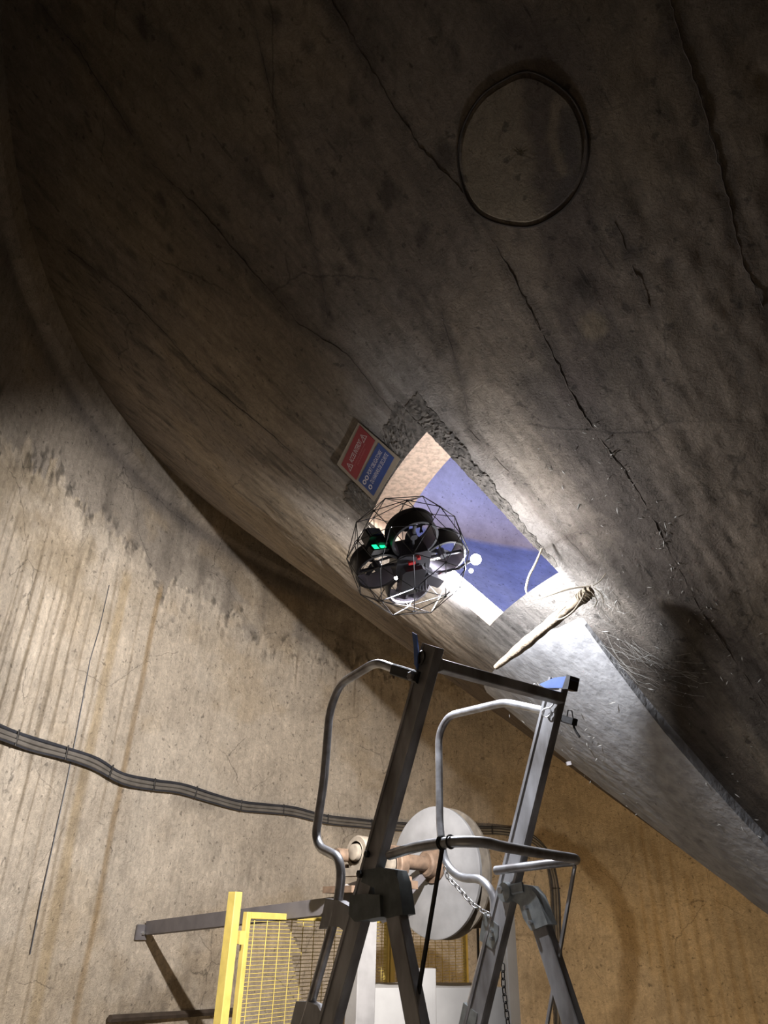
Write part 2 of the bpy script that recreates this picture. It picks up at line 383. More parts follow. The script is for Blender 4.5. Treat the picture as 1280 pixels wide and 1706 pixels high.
for a_, z0, z1, w, am in ((88.6, 1.1, -.9, .022, .7), (90.0, 1.0, -.3, .014, .6), (87.3, .9, -.9, .03, .55), (85.6, .8, -.8, .016, .7), (84.0, .6, -1, .03, .5), (82.5, .5, -1, .014, .6), (80.8, .4, -1, .03, .5), (79.2, .2, -1, .02, .6)):
    streak(dg(a_), z0, dg(a_ - .4), z1, w, (.30, .20, .10), am)
for a_ in (128, 131, 137, 124, 118): streak(dg(a_), 2.35, dg(a_), 1.6 + random.random() * .5, .012, (.2, .15, .1), .6)
# dark arc, joint line, stains from the photo's places
def wl_pts(L_): return [wall_hit(*p) for p in L_]
arc = polydist(V, wl_pts([(905, 1392), (975, 1430), (1015, 1475), (1042, 1530), (1052, 1590), (1046, 1650), (1034, 1720)]))
c = put(c, sstep(.13, .06, arc + (fbm(xa * 9, za * 9, 3) - .5) * .07) * .85, (.17, .11, .06))
ins = sstep(-.05, .1, (dg(93.5) - .25 * (za) ** 2 * 0) * 0 + (xa - dg(93.0)) + .0) * sstep(dg(108), dg(100), xa) * sstep(.6, .3, za); c = put(c, ins * .5, (.60, .52, .42))  # lamplit area inside the arc, painted into the colour as a paler tone
jl = polydist(V, wl_pts([(858, 1559), (940, 1558), (1020, 1560)])); c = dark(c, sstep(.016, .006, jl) * .8, .4)
cr_ = polydist(V, wl_pts([(545, 1050), (600, 1075), (660, 1110), (750, 1140), (840, 1170)])); c = dark(c, sstep(.03, .005, cr_ + (fbm(xa * 20, za * 20, 3) - .5) * .02) * .45, .55)
for px, r_, am in (((170, 1540), .10, .4), ((350, 1420), .14, .35), ((300, 860), .13, .4), ((420, 880), .12, .4), ((130, 1380), .1, .3), ((240, 1550), .12, .5), ((330, 1680), .45, .5), ((240, 1690), .3, .5), ((905, 1640), .2, .5)):
    d_ = np.linalg.norm(V - wall_hit(*px), axis=1); c = dark(c, sstep(r_, r_ * .3, d_ + (fbm(xa * 8, za * 8, 4) - .5) * r_ * 1.4) * am, .45)
c = dark(c, np.exp(-((za - .80) / .06) ** 2) * sstep(.45, .6, fbm(xa * 4, za * 4)) * .6, .55)
warmr = sstep(dg(112), dg(96), xa); c = put(c, warmr * .45, (.50, .37, .20))  # warm lamplight on the right wall, painted into the colour
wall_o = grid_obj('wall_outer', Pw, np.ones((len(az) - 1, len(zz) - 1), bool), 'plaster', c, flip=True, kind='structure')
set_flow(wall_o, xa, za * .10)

# floor
fl = MB(); fl.lathe((CX, CY, -1.6), (0, 0, 1), [(0, 0), (0, 1.0), (0, 2.5), (0, 4.0), (0, R + .1), (-.15, R + .1), (-.15, 0)], n=96)
fo = fl.build('floor', 'floor', kind='structure'); set_tint(fo.data, np.tile([.3, .27, .23], (len(fo.data.vertices), 1)))

# hopper (ceiling) with the hatch opening
A0, A1 = math.radians(-170.0), math.radians(-154.7)      # hatch sides
R0, R1 = 2.27, 2.845                                     # hatch lower and upper edge
av = np.unique(np.round(np.concatenate([np.radians(np.arange(-216, -100, 0.22)), np.radians(np.arange(-100, 144.1, 3.0)), [A0, A1]]), 6))
av = av[(np.abs(av - A0) > 1e-3) & (np.abs(av - A1) > 1e-3)]; av = np.sort(np.concatenate([av, [A0, A1]]))
av[-1] = av[0] + 2 * math.pi
rv = np.concatenate([np.arange(.32, R + .001, .016), [R]]); rv = rv[(np.abs(rv - R0) > .006) & (np.abs(rv - R1) > .006)]
rv = np.unique(np.concatenate([rv, [R0, R1]]))
Aa, Rr = np.meshgrid(av, rv, indexing='ij')
sx = Aa * 2.6 ; low = fbm(sx * 1.5 + 3, Rr * 1.5, 4)
edge_near = np.maximum(np.abs((Aa - (A0 + A1) / 2)) / ((A1 - A0) / 2), np.abs(Rr - (R0 + R1) / 2) / ((R1 - R0) / 2))
off = (low - .5) * .014 + (fbm(sx * 14, Rr * 9, 3) - .5) * .006
rough_zone = sstep(math.radians(-158), math.radians(-150), Aa) * sstep(3.3, 2.8, Rr)
off = off + (fbm(sx * 22 + 9, Rr * 16, 4) - .5) * .012 * rough_zone
off = off * sstep(1.0, 1.25, edge_near)
cA, sA = np.cos(Aa), np.sin(Aa)
Pc = np.stack([CX + Rr * cA + off * K * cA / NS, CY + Rr * sA + off * K * sA / NS, ZA + K * Rr - off / NS], -1)
V = Pc.reshape(-1, 3); aa, ra = Aa.ravel(), Rr.ravel(); xs_ = aa * 2.6
c = np.tile(np.array([.31, .25, .19]), (len(V), 1))
c = put(c, sstep(.42, .62, fbm(xs_ * .8, ra * .8 + 2)) * .5, (.34, .27, .18))
c = put(c, sstep(.5, .66, fbm(xs_ * 2 + 40, ra * 1.2)) * .4, (.22, .19, .175))
# pale patch around and below the hatch
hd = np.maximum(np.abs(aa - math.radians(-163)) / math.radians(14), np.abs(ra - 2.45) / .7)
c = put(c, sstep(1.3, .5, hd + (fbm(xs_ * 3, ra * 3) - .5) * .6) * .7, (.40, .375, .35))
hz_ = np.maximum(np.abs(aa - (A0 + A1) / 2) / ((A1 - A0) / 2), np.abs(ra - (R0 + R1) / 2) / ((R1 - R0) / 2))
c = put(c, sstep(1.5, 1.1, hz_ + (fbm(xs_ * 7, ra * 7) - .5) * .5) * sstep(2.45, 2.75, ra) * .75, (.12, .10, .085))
c = put(c, sstep(math.radians(-186), math.radians(-190), aa) * sstep(2.9, 2.5, ra) * .85, (.17, .12, .075))  # unlit strip along the silhouette, its shade painted in brown
# soot right of the ridge, darkened further with painted shade where light only grazes
q1 = [cone_hit(*p) for p in [(985, 700), (1090, 870), (1190, 1060), (1290, 1230)]]
dd = polydist(V, q1); c = put(c, sstep(.34, .05, dd + (fbm(xs_ * 5, ra * 2.5) - .5) * .4) * .8, (.10, .085, .075))
q1 = [cone_hit(*p) for p in [(1040, 1090), (1110, 1150), (1200, 1270), (1280, 1360)]]
dd = polydist(V, q1); c = put(c, sstep(.22, .05, dd + (fbm(xs_ * 5, ra * 2.5) - .5) * .2) * .8, (.075, .06, .05))  # shadow cast by the cement plate's edge, painted dark beside it
q1 = [cone_hit(*p) for p in [(880, 60), (925, 150), (950, 250), (955, 330), (945, 420), (975, 480), (985, 560), (955, 640)]]
dd = polydist(V, q1); c = put(c, sstep(.12, .02, dd + (fbm(xs_ * 9, ra * 6) - .5) * .14) * .62, (.13, .10, .085))
for px, r_ in [((925, 210), .05), ((935, 275), .045), ((990, 545), .06)]:
    d_ = np.linalg.norm(V - cone_hit(*px), axis=1); c = put(c, sstep(r_, r_ * .4, d_ + (fbm(xs_ * 14, ra * 14) - .5) * .05) * .75, (.33, .26, .17))
spots = [(500, 275, 10), (505, 320, 11), (515, 345, 12), (545, 348, 14), (498, 292, 9), (648, 318, 24), (648, 345, 12), (607, 205, 14), (587, 160, 14), (515, 72, 16), (330, 116, 12), (585, 430, 14), (567, 445, 10), (562, 468, 9), (422, 303, 7), (200, 140, 8), (270, 335, 14), (283, 412, 14), (232, 40, 14), (745, 255, 26), (705, 380, 14), (700, 400, 10), (668, 490, 12), (1100, 70, 26), (975, 480, 22), (860, 400, 14), (1050, 420, 12), (240, 45, 18), (455, 30, 20), (370, 355, 14), (1000, 620, 14), (270, 490, 14), (440, 480, 10), (145, 205, 10), (620, 360, 9), (1115, 440, 10)]
for x_, y_, r_ in spots:
    q = cone_hit(x_, y_); r3 = r_ * np.linalg.norm(q) / 1300
    d_ = np.linalg.norm(V - q, axis=1); c = put(c, sstep(r3 * 1.2, r3 * .3, d_ + (fbm(xs_ * 40, ra * 30, 3) - .5) * r3 * 1.6) * .75, (.10, .08, .065))
# flecks elongated down the slope, left part
fk = sstep(.66, .72, fbm(xs_ * 26 + 3, ra * 5 + 8, 3)) * sstep(math.radians(-158), math.radians(-166), aa); c = dark(c, fk * .7, .45)
fk = sstep(.68, .72, fbm(xs_ * 16 + 33, ra * 9 + 8, 3)); c = dark(c, fk * .5, .55)
seam_px = {0: [(60, 0), (130, 82), (250, 270), (335, 350), (420, 450), (500, 540), (580, 590), (650, 680), (690, 720)],
           1: [(552, 0), (640, 150), (700, 245), (790, 340), (850, 450), (905, 560)],
           2: [(1115, 0), (1160, 140), (1205, 295), (1240, 440), (1275, 520)],
           3: [(115, 415), (200, 480), (280, 560), (340, 630), (450, 720), (560, 820)],
           4: [(905, 560), (965, 680), (1070, 830), (1170, 1020), (1280, 1180)],
           5: [(735, 520), (770, 640), (782, 705)], 6: [(415, 0), (450, 150), (480, 240), (505, 330), (540, 480), (548, 540)],
           7: [(780, 715), (860, 800), (930, 880), (985, 940)], 8: [(1025, 370), (1050, 430), (1090, 530)], 9:[(905,915),(950,890),(1015,873)]}
for i, L_ in seam_px.items():
    dd = polydist(V, [cone_hit(*p) for p in L_]); w = .05 if i < 2 else .035
    c = put(c, sstep(w, .006, dd + (fbm(xs_ * 12, ra * 12, 3) - .5) * w * 1.6) * .5, (.13, .105, .085))
keep = np.ones((len(av) - 1, len(rv) - 1), bool)
am = (av[:-1] + av[1:]) / 2; rm = (rv[:-1] + rv[1:]) / 2
hole = ((am > A0) & (am < A1))[:, None] & ((rm > R0) & (rm < R1))[None, :]
keep &= ~hole
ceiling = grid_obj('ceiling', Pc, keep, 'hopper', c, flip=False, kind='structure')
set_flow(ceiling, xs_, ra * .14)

# inner lining: thickness T along the slab, then steeper up to the inner wall
T = .20
prof = [(r_ - .1 - K * .1 / NS, ZA + K * (r_ - .1) + .1 / NS) for r_ in rv if r_ <= 2.96]
nin = len(prof); rl, zl = prof[-1]
ZJ = 4.33
for t in np.linspace(0, 1, 20)[1:]: prof.append((rl + (R - rl) * t, zl + (ZJ - zl) * t))
for t in np.linspace(0, 1, 16)[1:]: prof.append((R, ZJ + (9.0 - ZJ) * t))
prof += [(R * .5, 9.6), (.02, 9.8)]
prof = np.array(prof); ai = av
Pi = np.stack([CX + prof[None, :, 0] * np.cos(ai)[:, None], CY + prof[None, :, 0] * np.sin(ai)[:, None], np.tile(prof[:, 1], (len(ai), 1))], -1)
keep = np.ones((len(ai) - 1, len(prof) - 1), bool); keep[:, :nin - 1] = ~hole[:, :nin - 1]
V = Pi.reshape(-1, 3); ss = np.tile(ai, (len(prof), 1)).T.ravel() * R; zf = V[:, 2]
c = np.tile(np.array([.34, .38, .78]), (len(V), 1)); inw = (np.arange(len(prof)) >= nin + 18)[None, :] & np.ones((len(ai), 1), bool)  # blue slope, lavender wall above it
c = put(c, inw.ravel() * 1.0, (.50, .48, .74)); c = put(c, (inw.ravel() & (zf < ZJ + .7)) * sstep(ZJ + .6, ZJ, zf) * .8, (.50, .38, .40))
c = put(c, sstep(.45, .65, fbm(ss * 2, zf * .7)) * .35, (.55, .53, .68))
grid_obj('wall_inner', Pi, keep, 'lining', c, flip=True, kind='structure')

# hatch reveals
def reveal(name, ends, m, cuts=12):
    mb = MB(); vs = []; fs = []
    (a0, r0), (a1, r1) = ends
    for i in range(cuts + 1):
        t = i / cuts; a_, r_ = a0 + (a1 - a0) * t, r0 + (r1 - r0) * t
        for d_ in np.linspace(0, .1, 5): vs.append(cone_pt(a_, r_ - d_, -d_))
    for i in range(cuts):
        for j in range(4): fs.append((i * 5 + j, i * 5 + j + 1, (i + 1) * 5 + j + 1, (i + 1) * 5 + j))
    mb.add(vs, fs); return mb.build(name, m, ceiling, smooth=0)
reveal('hatch_reveal', ((A0, R1), (A1, R1)), 'reveal_wood')
reveal('hatch_reveal', ((A0, R0), (A1, R0)), 'reveal')
reveal('hatch_reveal', ((A0, R0), (A0, R1)), 'reveal_wood')
reveal('hatch_reveal', ((A1, R0), (A1, R1)), 'reveal')

# rough mortar lip round the hatch's upper edges
def ribbon(fn, n, m_, hgt, seed):
    rn = random.Random(seed); mb = MB(); vs = []; fs = []
    for i in range(n + 1):
        for j in range(m_ + 1):
            t, s = i / n, j / m_; a_, r_ = fn(t, s)
            e = math.sin(math.pi * s) ** .5 if 0 < s < 1 else 0
            if j == 0: e = .4
            vs.append(cone_pt(a_ + rn.uniform(-.0015, .0015), r_ + rn.uniform(-.004, .004), .002 + e * (hgt + rn.uniform(-.003, .004)) * min(1, 6 * t + .2, 6 * (1 - t) + .2) - (0.012 if j == m_ else 0)))
    for i in range(n):
        for j in range(m_): fs.append((i * (m_ + 1) + j, (i + 1) * (m_ + 1) + j, (i + 1) * (m_ + 1) + j + 1, i * (m_ + 1) + j + 1))
    mb.add(vs, fs); return mb
def f_top(t, s):
    w = .05 + .07 * (.5 + .5 * math.sin(t * 7 + 1)) + .03 * float(fbm(np.array(t * 25.), np.array(2.), 3)) ; return A0 + (A1 - A0) * t, R1 + .002 + w * s
def f_side(t, s):
    w = math.radians(1.7 * (1 - t) + .15 + .9 * float(fbm(np.array(t * 25.), np.array(7.), 3))); return A1 + .001 + w * s, R1 + .10 - (R1 + .08 - R0) * t
ribbon(f_top, 110, 16, .003, 1).build('mortar_lip', 'mortar', ceiling, smooth=0)
ribbon(f_side, 110, 12, .002, 2).build('mortar_lip', 'mortar', ceiling, smooth=0)

# formwork seams (raised meandering fins)
for i, L_ in seam_px.items():
    P_ = []
    for (p, q) in zip(L_[:-1], L_[1:]):
        n = max(3, int(math.dist(p, q) / 9))
        for k_ in range(n):
            t = k_ / n; P_.append((p[0] + (q[0] - p[0]) * t, p[1] + (q[1] - p[1]) * t))
    pts = []; rad = []
    for (x_, y_) in P_:
        a_, r_ = cone_ar(x_, y_)
        if A0 - .01 < a_ < A1 + .01 and R0 < r_ < R1 + .02: continue
        o_ = (fbm(np.array(a_ * 3.9 + 3), np.array(r_ * 1.5), 4) - .5) * .02
        pts.append(cone_pt(a_ + random.uniform(-.0012, .0012), r_, float(o_) + .0003)); rad.append(random.uniform(.0009, .0025) * (1.0 if i < 5 else .6))
    if len(pts) > 3: MB().tube(pts, rad, n=6).build('formwork_seam', 'seam', ceiling)

# round plugged port
pa, pr_ = cone_ar(870, 250); pc = cone_pt(pa, pr_)
ga = np.array([-math.sin(pa), math.cos(pa), 0]); gr = cone_pt(pa, pr_ + 1) - pc; gr /= np.linalg.norm(gr)
def cone_local(u_, v_, off):                              # u_ across, v_ up the slope (metres) on the cone surface
    r_ = pr_ + v_ / NS; return cone_pt(pa + u_ / r_, r_, off)
def loc_of(px):
    a_, r_ = cone_ar(*px); return ((a_ - pa) * r_, (r_ - pr_) * NS)
ring_px = [(880, 121), (925, 140), (960, 175), (978, 230), (973, 290), (945, 340), (900, 371), (860, 376), (810, 362), (780, 330), (765, 270), (772, 215), (800, 165), (840, 135)]
ring_l = [loc_of(p) for p in ring_px]; ncl = len(ring_l)
def cat(t):
    t = t % ncl; i = int(t); f_ = t - i; p = [np.array(ring_l[(i + k_) % ncl]) for k_ in (-1, 0, 1, 2)]
    return .5 * ((2 * p[1]) + (-p[0] + p[2]) * f_ + (2 * p[0] - 5 * p[1] + 4 * p[2] - p[3]) * f_ ** 2 + (-p[0] + 3 * p[1] - 3 * p[2] + p[3]) * f_ ** 3)
rim = [cat(ncl * i / 90) for i in range(90)]; cen = sum(rim) / 90
vs = []; fs = []; NR = 14
for k_ in range(NR + 1):
    s = 1 - k_ / NR * .999
    for p in rim:
        q = cen + (p - cen) * (s if k_ else 1.0)
        vs.append(cone_local(q[0], q[1], (-.012 if k_ == 0 else .007) + random.uniform(-.0006, .0006)))
for k_ in range(NR):
    for i in range(90): fs.append((k_ * 90 + i, k_ * 90 + (i + 1) % 90, (k_ + 1) * 90 + (i + 1) % 90, (k_ + 1) * 90 + i))
plug = MB().add(vs, fs).build('round_plug', 'hopper', ceiling)
pv = np.array(vs); cc = np.tile([.335, .275, .195], (len(pv), 1)); nx = np.array([p @ ga for p in pv]); ny = pv[:, 2]
dstk = polydist(pv, [cone_hit(*p) for p in [(900, 120), (912, 200), (925, 290), (945, 340)]]); cc = put(cc, sstep(.09, .03, dstk + (fbm(nx * 20, ny * 20) - .5) * .08) * .75, (.13, .10, .085))
dstk = polydist(pv, [cone_hit(*p) for p in [(960, 190), (955, 290), (930, 345)]]); cc = put(cc, sstep(.05, .015, dstk) * .7, (.15, .125, .11))
dstk = polydist(pv, [cone_hit(*p) for p in [(928, 170), (920, 230), (940, 285)]]); cc = put(cc, sstep(.02, .01, dstk) * .8, (.36, .29, .20))
set_tint(plug.data, cc)
MB().tube([cone_local(p[0] * 1.0, p[1], .002) for p in [cen + (q - cen) * 1.012 for q in rim]], .0042, n=6, closed=True).build('plug_groove', 'groove', ceiling)

# cement plate standing proud below the hatch
S0 = cone_ar(965, 1022); S1 = cone_ar(1280, 1390)
def seam_ang(r_): return S0[0] + (S1[0] - S0[0]) * (S0[1] - r_) / (S0[1] - S1[1])
vs = []; fs = []; na, nr = 60, 60
for i in range(nr + 1):
    t = i / nr
    for j in range(na + 1):
        s = j / na; rt = 2.12 + (2.20 - 2.12) * s; r_ = rt + (.40 - rt) * t
        a_ = seam_ang(max(r_, .9)) + (math.radians(-189) - seam_ang(max(r_, .9))) * s
        o_ = .012 + .034 * min(1, t * 4)
        if j == 0 or i == 0: o_ = -.012 if j == 0 else -.006
        elif j == 1: a_ = seam_ang(max(r_, .9)) - .0008
        else: o_ += (float(fbm(np.array(i * .35), np.array(j * .35), 3)) - .5) * .008 * min(1, (j - 1) / 8)
        vs.append(cone_pt(a_, r_, o_))
for i in range(nr):
    for j in range(na): fs.append((i * (na + 1) + j, i * (na + 1) + j + 1, (i + 1) * (na + 1) + j + 1, (i + 1) * (na + 1) + j))
MB().add(vs, fs).build('cement_plate', 'plate', ceiling)
# outlet collar at the hopper's foot
MB().lathe((CX, CY, 0), (0, 0, 1), [(ZA + K * .32 + .02, .33), (ZA + K * .32 - .25, .33), (ZA + K * .32 - .25, .38), (ZA + K * .32 - .22, .38), (ZA + K * .32 - .22, .345), (ZA + K * .32 + .03, .35)], n=40).build('outlet_collar', 'rust', ceiling)
MB().lathe((CX, CY, 0), (0, 0, 1), [(ZA + K * .32 - .24, 0), (ZA + K * .32 - .24, .33)], n=40).build('outlet_flap', 'beam', ceiling)

# loose flecks and cobweb fibres (uncountable)
mb = MB()
def fleck(x_, y_, sz, o_=.006):
    p = cone_off(x_, y_, o_); d1 = np.array([random.gauss(0, 1) for _ in range(3)]); d1 /= np.linalg.norm(d1)
    d2 = np.cross(d1, [random.random(), random.random(), 1]); d2 /= np.linalg.norm(d2)
    mb.add([p - d1 * sz, p + d2 * sz * .22, p + d1 * sz, p - d2 * sz * .22, p + np.cross(d1, d2) * sz * .2], [(0, 1, 4), (1, 2, 4), (2, 3, 4), (3, 0, 4), (0, 3, 2, 1)])
for L_, n, sp_ in (([(965, 680), (1070, 830), (1170, 1020), (1280, 1200)], 90, 9), ([(880, 720), (1010, 850), (1100, 960), (1230, 1120)], 90, 50), ([(980, 1050), (1100, 1130), (1250, 1300)], 40, 40), ([(900, 1180), (1050, 1280), (1250, 1420)], 90, 40), ([(560, 820), (610, 850), (650, 900)], 20, 20)):
    for k_ in range(n):
        t = random.random() * (len(L_) - 1); i = int(t); f_ = t - i
        x_ = L_[i][0] + (L_[i + 1][0] - L_[i][0]) * f_ + random.gauss(0, sp_); y_ = L_[i][1] + (L_[i + 1][1] - L_[i][1]) * f_ + random.gauss(0, sp_)
        q = cone_hit(x_, y_)
        if q is None: continue
        a_, r_ = cone_ar(x_, y_)
        if A0 < a_ < A1 and R0 < r_ < R1: continue
        fleck(x_, y_, abs(random.gauss(.004, .004)) + .002, .049 if L_[0] == (900, 1180) else .006)
mb.build('plaster_fleck', 'web', ceiling, kind='stuff')
mb = MB()
for k_ in range(48):
    if k_ < 26: x0, y0 = 995 + random.gauss(0, 12), 980 + random.gauss(0, 8); x1, y1 = x0 + random.gauss(10, 28), y0 + random.gauss(15, 24)
    else: x0, y0 = random.uniform(990, 1060), random.uniform(1050, 1100); x1, y1 = x0 + random.uniform(30, 150), y0 + random.uniform(20, 80)
    n = 7; pts = []
    for i in range(n):
        t = i / (n - 1); pts.append(cone_off(x0 + (x1 - x0) * t + random.gauss(0, 2), y0 + (y1 - y0) * t + random.gauss(0, 2) + 8 * math.sin(math.pi * t), .012 + .03 * math.sin(math.pi * t) * random.random()))
    mb.tube(pts, .00045, n=3)
mb.build('cobweb', 'web', label='wispy pale cobwebs hanging from the rough hopper concrete by the stick', cat='cobweb', kind='stuff')

# ------------------------------------------------------------------ SIGN on the hopper
sg = thing('safety_sign', cone_off(614, 767, .0), 'rectangular French safety sign with red and blue halves stuck beside the hatch', 'sign')
rc = [(599.8, 708.2), (625, 734), (594, 799.6), (568.8, 773.8)]; bc = [(631, 737.5), (657, 762.7), (622.7, 826), (597.5, 800)]
bk = [(598, 703), (668, 764), (624, 835), (562, 773)]
pn = cone_pt(*cone_ar(614, 767)); sn = cone_pt(cone_ar(614, 767)[0], cone_ar(614, 767)[1], 1) - pn
def sp_(x_, y_, o_=.0): return at_plane(x_, y_, pn + sn * (.011 + o_), sn)
MB().prism([sp_(*p) for p in bk], sn * .003).build('backing_sheet', 'sign_back', sg)
MB().prism([sp_(*p, .0035) for p in rc], sn * .002).build('red_panel', 'sign_red', sg, label='dark red warning half with two warning triangles')
MB().prism([sp_(*p, .0035) for p in bc], sn * .002).build('blue_panel', 'sign_blue', sg, label='dark blue instruction half with three round symbols')
def quad_map(q):                                          # (s along text 0..1, t down 0..1) on the sheet
    P0, P1, P2, P3 = [sp_(*q[i], .0058) for i in (3, 0, 1, 2)]
    return lambda s, t: (1 - s) * (1 - t) * P0 + s * (1 - t) * P1 + s * t * P2 + (1 - s) * t * P3
mr_, mbq = quad_map(rc), quad_map(bc)
def text_on(fm, body, s0, s1, t0, t1, m, name='lettering'):
    cu = bpy.data.curves.new('lettering', 'FONT'); cu.body = body; cu.resolution_u = 3
    o = bpy.data.objects.new('lettering', cu); COL.objects.link(o); bpy.context.view_layer.update()
    me = bpy.data.meshes.new_from_object(o.evaluated_get(bpy.context.evaluated_depsgraph_get()))
    bpy.data.objects.remove(o)
    v = np.array([x.co[:] for x in me.vertices]); x0, x1 = v[:, 0].min(), v[:, 0].max(); y0, y1 = 0.0, v[:, 1].max()
    nv = [fm(s0 + (s1 - s0) * (p[0] - x0) / (x1 - x0), t1 + (t0 - t1) * (p[1] - y0) / (y1 - y0)) for p in v]
    k_ = MB(); k_.add(nv, [tuple(f_.vertices) for f_ in me.polygons]); k_.build(name, m, sg, smooth=0)
text_on(mr_, 'ACCES INTERDIT', .225, .765, .24, .47, 'ink')
text_on(mr_, 'A TOUTE PERSONNE', .22, .78, .58, .64, 'ink_faint')
text_on(mr_, 'NON AUTORISEE', .30, .70, .70, .76, 'ink_faint')
text_on(mbq, 'PORT OBLIGATOIRE', .29, .90, .18, .38, 'ink')
text_on(mbq, 'DU HARNAIS DE SECURITE', .20, .95, .50, .70, 'ink')
def tri_on(fm, s0, s1, t0, t1):
    k_ = MB(); o_ = [(s0, t1), (s1, t1), ((s0 + s1) / 2, t0)]; cs = np.array([(s0 + s1) / 2, t0 + (t1 - t0) * .64])
    i_ = [tuple(cs + (np.array(p) - cs) * .78) for p in o_]
    vs = [fm(*p) for p in o_ + i_]; k_.add(vs, [(a, (a + 1) % 3, 3 + (a + 1) % 3, 3 + a) for a in range(3)])
    sm_ = (s0 + s1) / 2; w_ = (s1 - s0) * .05
    k_.add([fm(sm_ - w_, t0 + (t1 - t0) * .38), fm(sm_ + w_, t0 + (t1 - t0) * .38), fm(sm_ + w_, t0 + (t1 - t0) * .72), fm(sm_ - w_, t0 + (t1 - t0) * .72)], [(0, 1, 2, 3)])
    k_.add([fm(sm_ - w_, t0 + (t1 - t0) * .78), fm(sm_ + w_, t0 + (t1 - t0) * .78), fm(sm_ + w_, t0 + (t1 - t0) * .86), fm(sm_ - w_, t0 + (t1 - t0) * .86)], [(0, 1, 2, 3)])
    k_.build('warning_triangle', 'ink', sg, smooth=0)
tri_on(mr_, .04, .21, .22, .55); tri_on(mr_, .77, .94, .22, .55)
for s_, t_ in ((.20, .30), (.08, .30), (.10, .66)):
    k_ = MB(); n = 20; vs = [mbq(s_ + .055 * math.cos(2 * math.pi * i / n), t_ + .10 * math.sin(2 * math.pi * i / n)) for i in range(n)]
    vs += [mbq(s_ + .028 * math.cos(2 * math.pi * i / n), t_ + .06 * math.sin(2 * math.pi * i / n)) for i in range(n)]
    k_.add(vs, [(i, (i + 1) % n, n + (i + 1) % n, n + i) for i in range(n)]); k_.build('round_symbol', 'ink', sg, smooth=0)

# ------------------------------------------------------------------ DRONE
DC = ray(680, 925); DC = DC / np.linalg.norm(DC) * 2.50
dr = thing('caged_drone', DC, 'caged inspection drone with four ducted rotors hovering under the lit hatch', 'drone')
tau = (1 + 5 ** .5) / 2
iv = [np.array(p, float) / np.linalg.norm(p) for p in [(-1, tau, 0), (1, tau, 0), (-1, -tau, 0), (1, -tau, 0), (0, -1, tau), (0, 1, tau), (0, -1, -tau), (0, 1, -tau), (tau, 0, -1), (tau, 0, 1), (-tau, 0, -1), (-tau, 0, 1)]]
ie = [(a, b) for a in range(12) for b in range(a + 1, 12) if np.linalg.norm(iv[a] - iv[b]) < 1.1]
nodes = list(iv); mid = {}
for a, b in ie:
    m_ = iv[a] + iv[b]; mid[(a, b)] = len(nodes); nodes.append(m_ / np.linalg.norm(m_))
edges = []
for (a, b), m_ in mid.items(): edges += [(a, m_), (m_, b)]
mk = list(mid.items())
for i in range(len(mk)):
    for j in range(i + 1, len(mk)):
        if np.linalg.norm(nodes[mk[i][1]] - nodes[mk[j][1]]) < .65: edges.append((mk[i][1], mk[j][1]))
from math import radians as rad_
rot = np.array((Matrix.Rotation(rad_(14), 3, 'Y') @ Matrix.Rotation(rad_(24), 3, 'X') @ Matrix.Rotation(rad_(40), 3, 'Z')))
CRAD = .215
nd = [DC + rot @ (p * CRAD) for p in nodes]
root_cage = MB()
for p in nd[:1]: pass
cg = MB()
for a, b in edges: cg.tube([nd[a], nd[b]], .0016, n=5)
cage = cg.build('cage', 'carbon', dr)
for i, p in enumerate(nd):
    d_ = (p - DC) / CRAD; MB().lathe(p - d_ * .003, d_, [(0, 0), (0, .005), (.004, .005), (.005, 0)], n=6).build('cage_joint', 'duct', cage)
zx_ = np.array([-.33, .28, .9]); zx_ /= np.linalg.norm(zx_); ex_ = np.array([.64, .77, 0]); ex_ -= zx_ * (ex_ @ zx_); ex_ /= np.linalg.norm(ex_); ey_ = np.cross(zx_, ex_)
tilt = np.stack([(ex_ - ey_) / 2 ** .5, (ex_ + ey_) / 2 ** .5, zx_], 1)
DC0 = DC.copy(); DB = ray(682, 931); DB = DB / np.linalg.norm(DB) * 2.50
def D(x, y, z): return DB + tilt @ np.array([x, y, z], float)
def DD(x, y, z): return tilt @ np.array([x, y, z], float)
up_ = DD(0, 0, 1)
duct_c = {'near': (-.0, -.121, .0), 'right': (.121, .0, .0), 'left': (-.121, .0, .0), 'far': (0.0, .121, .0)}
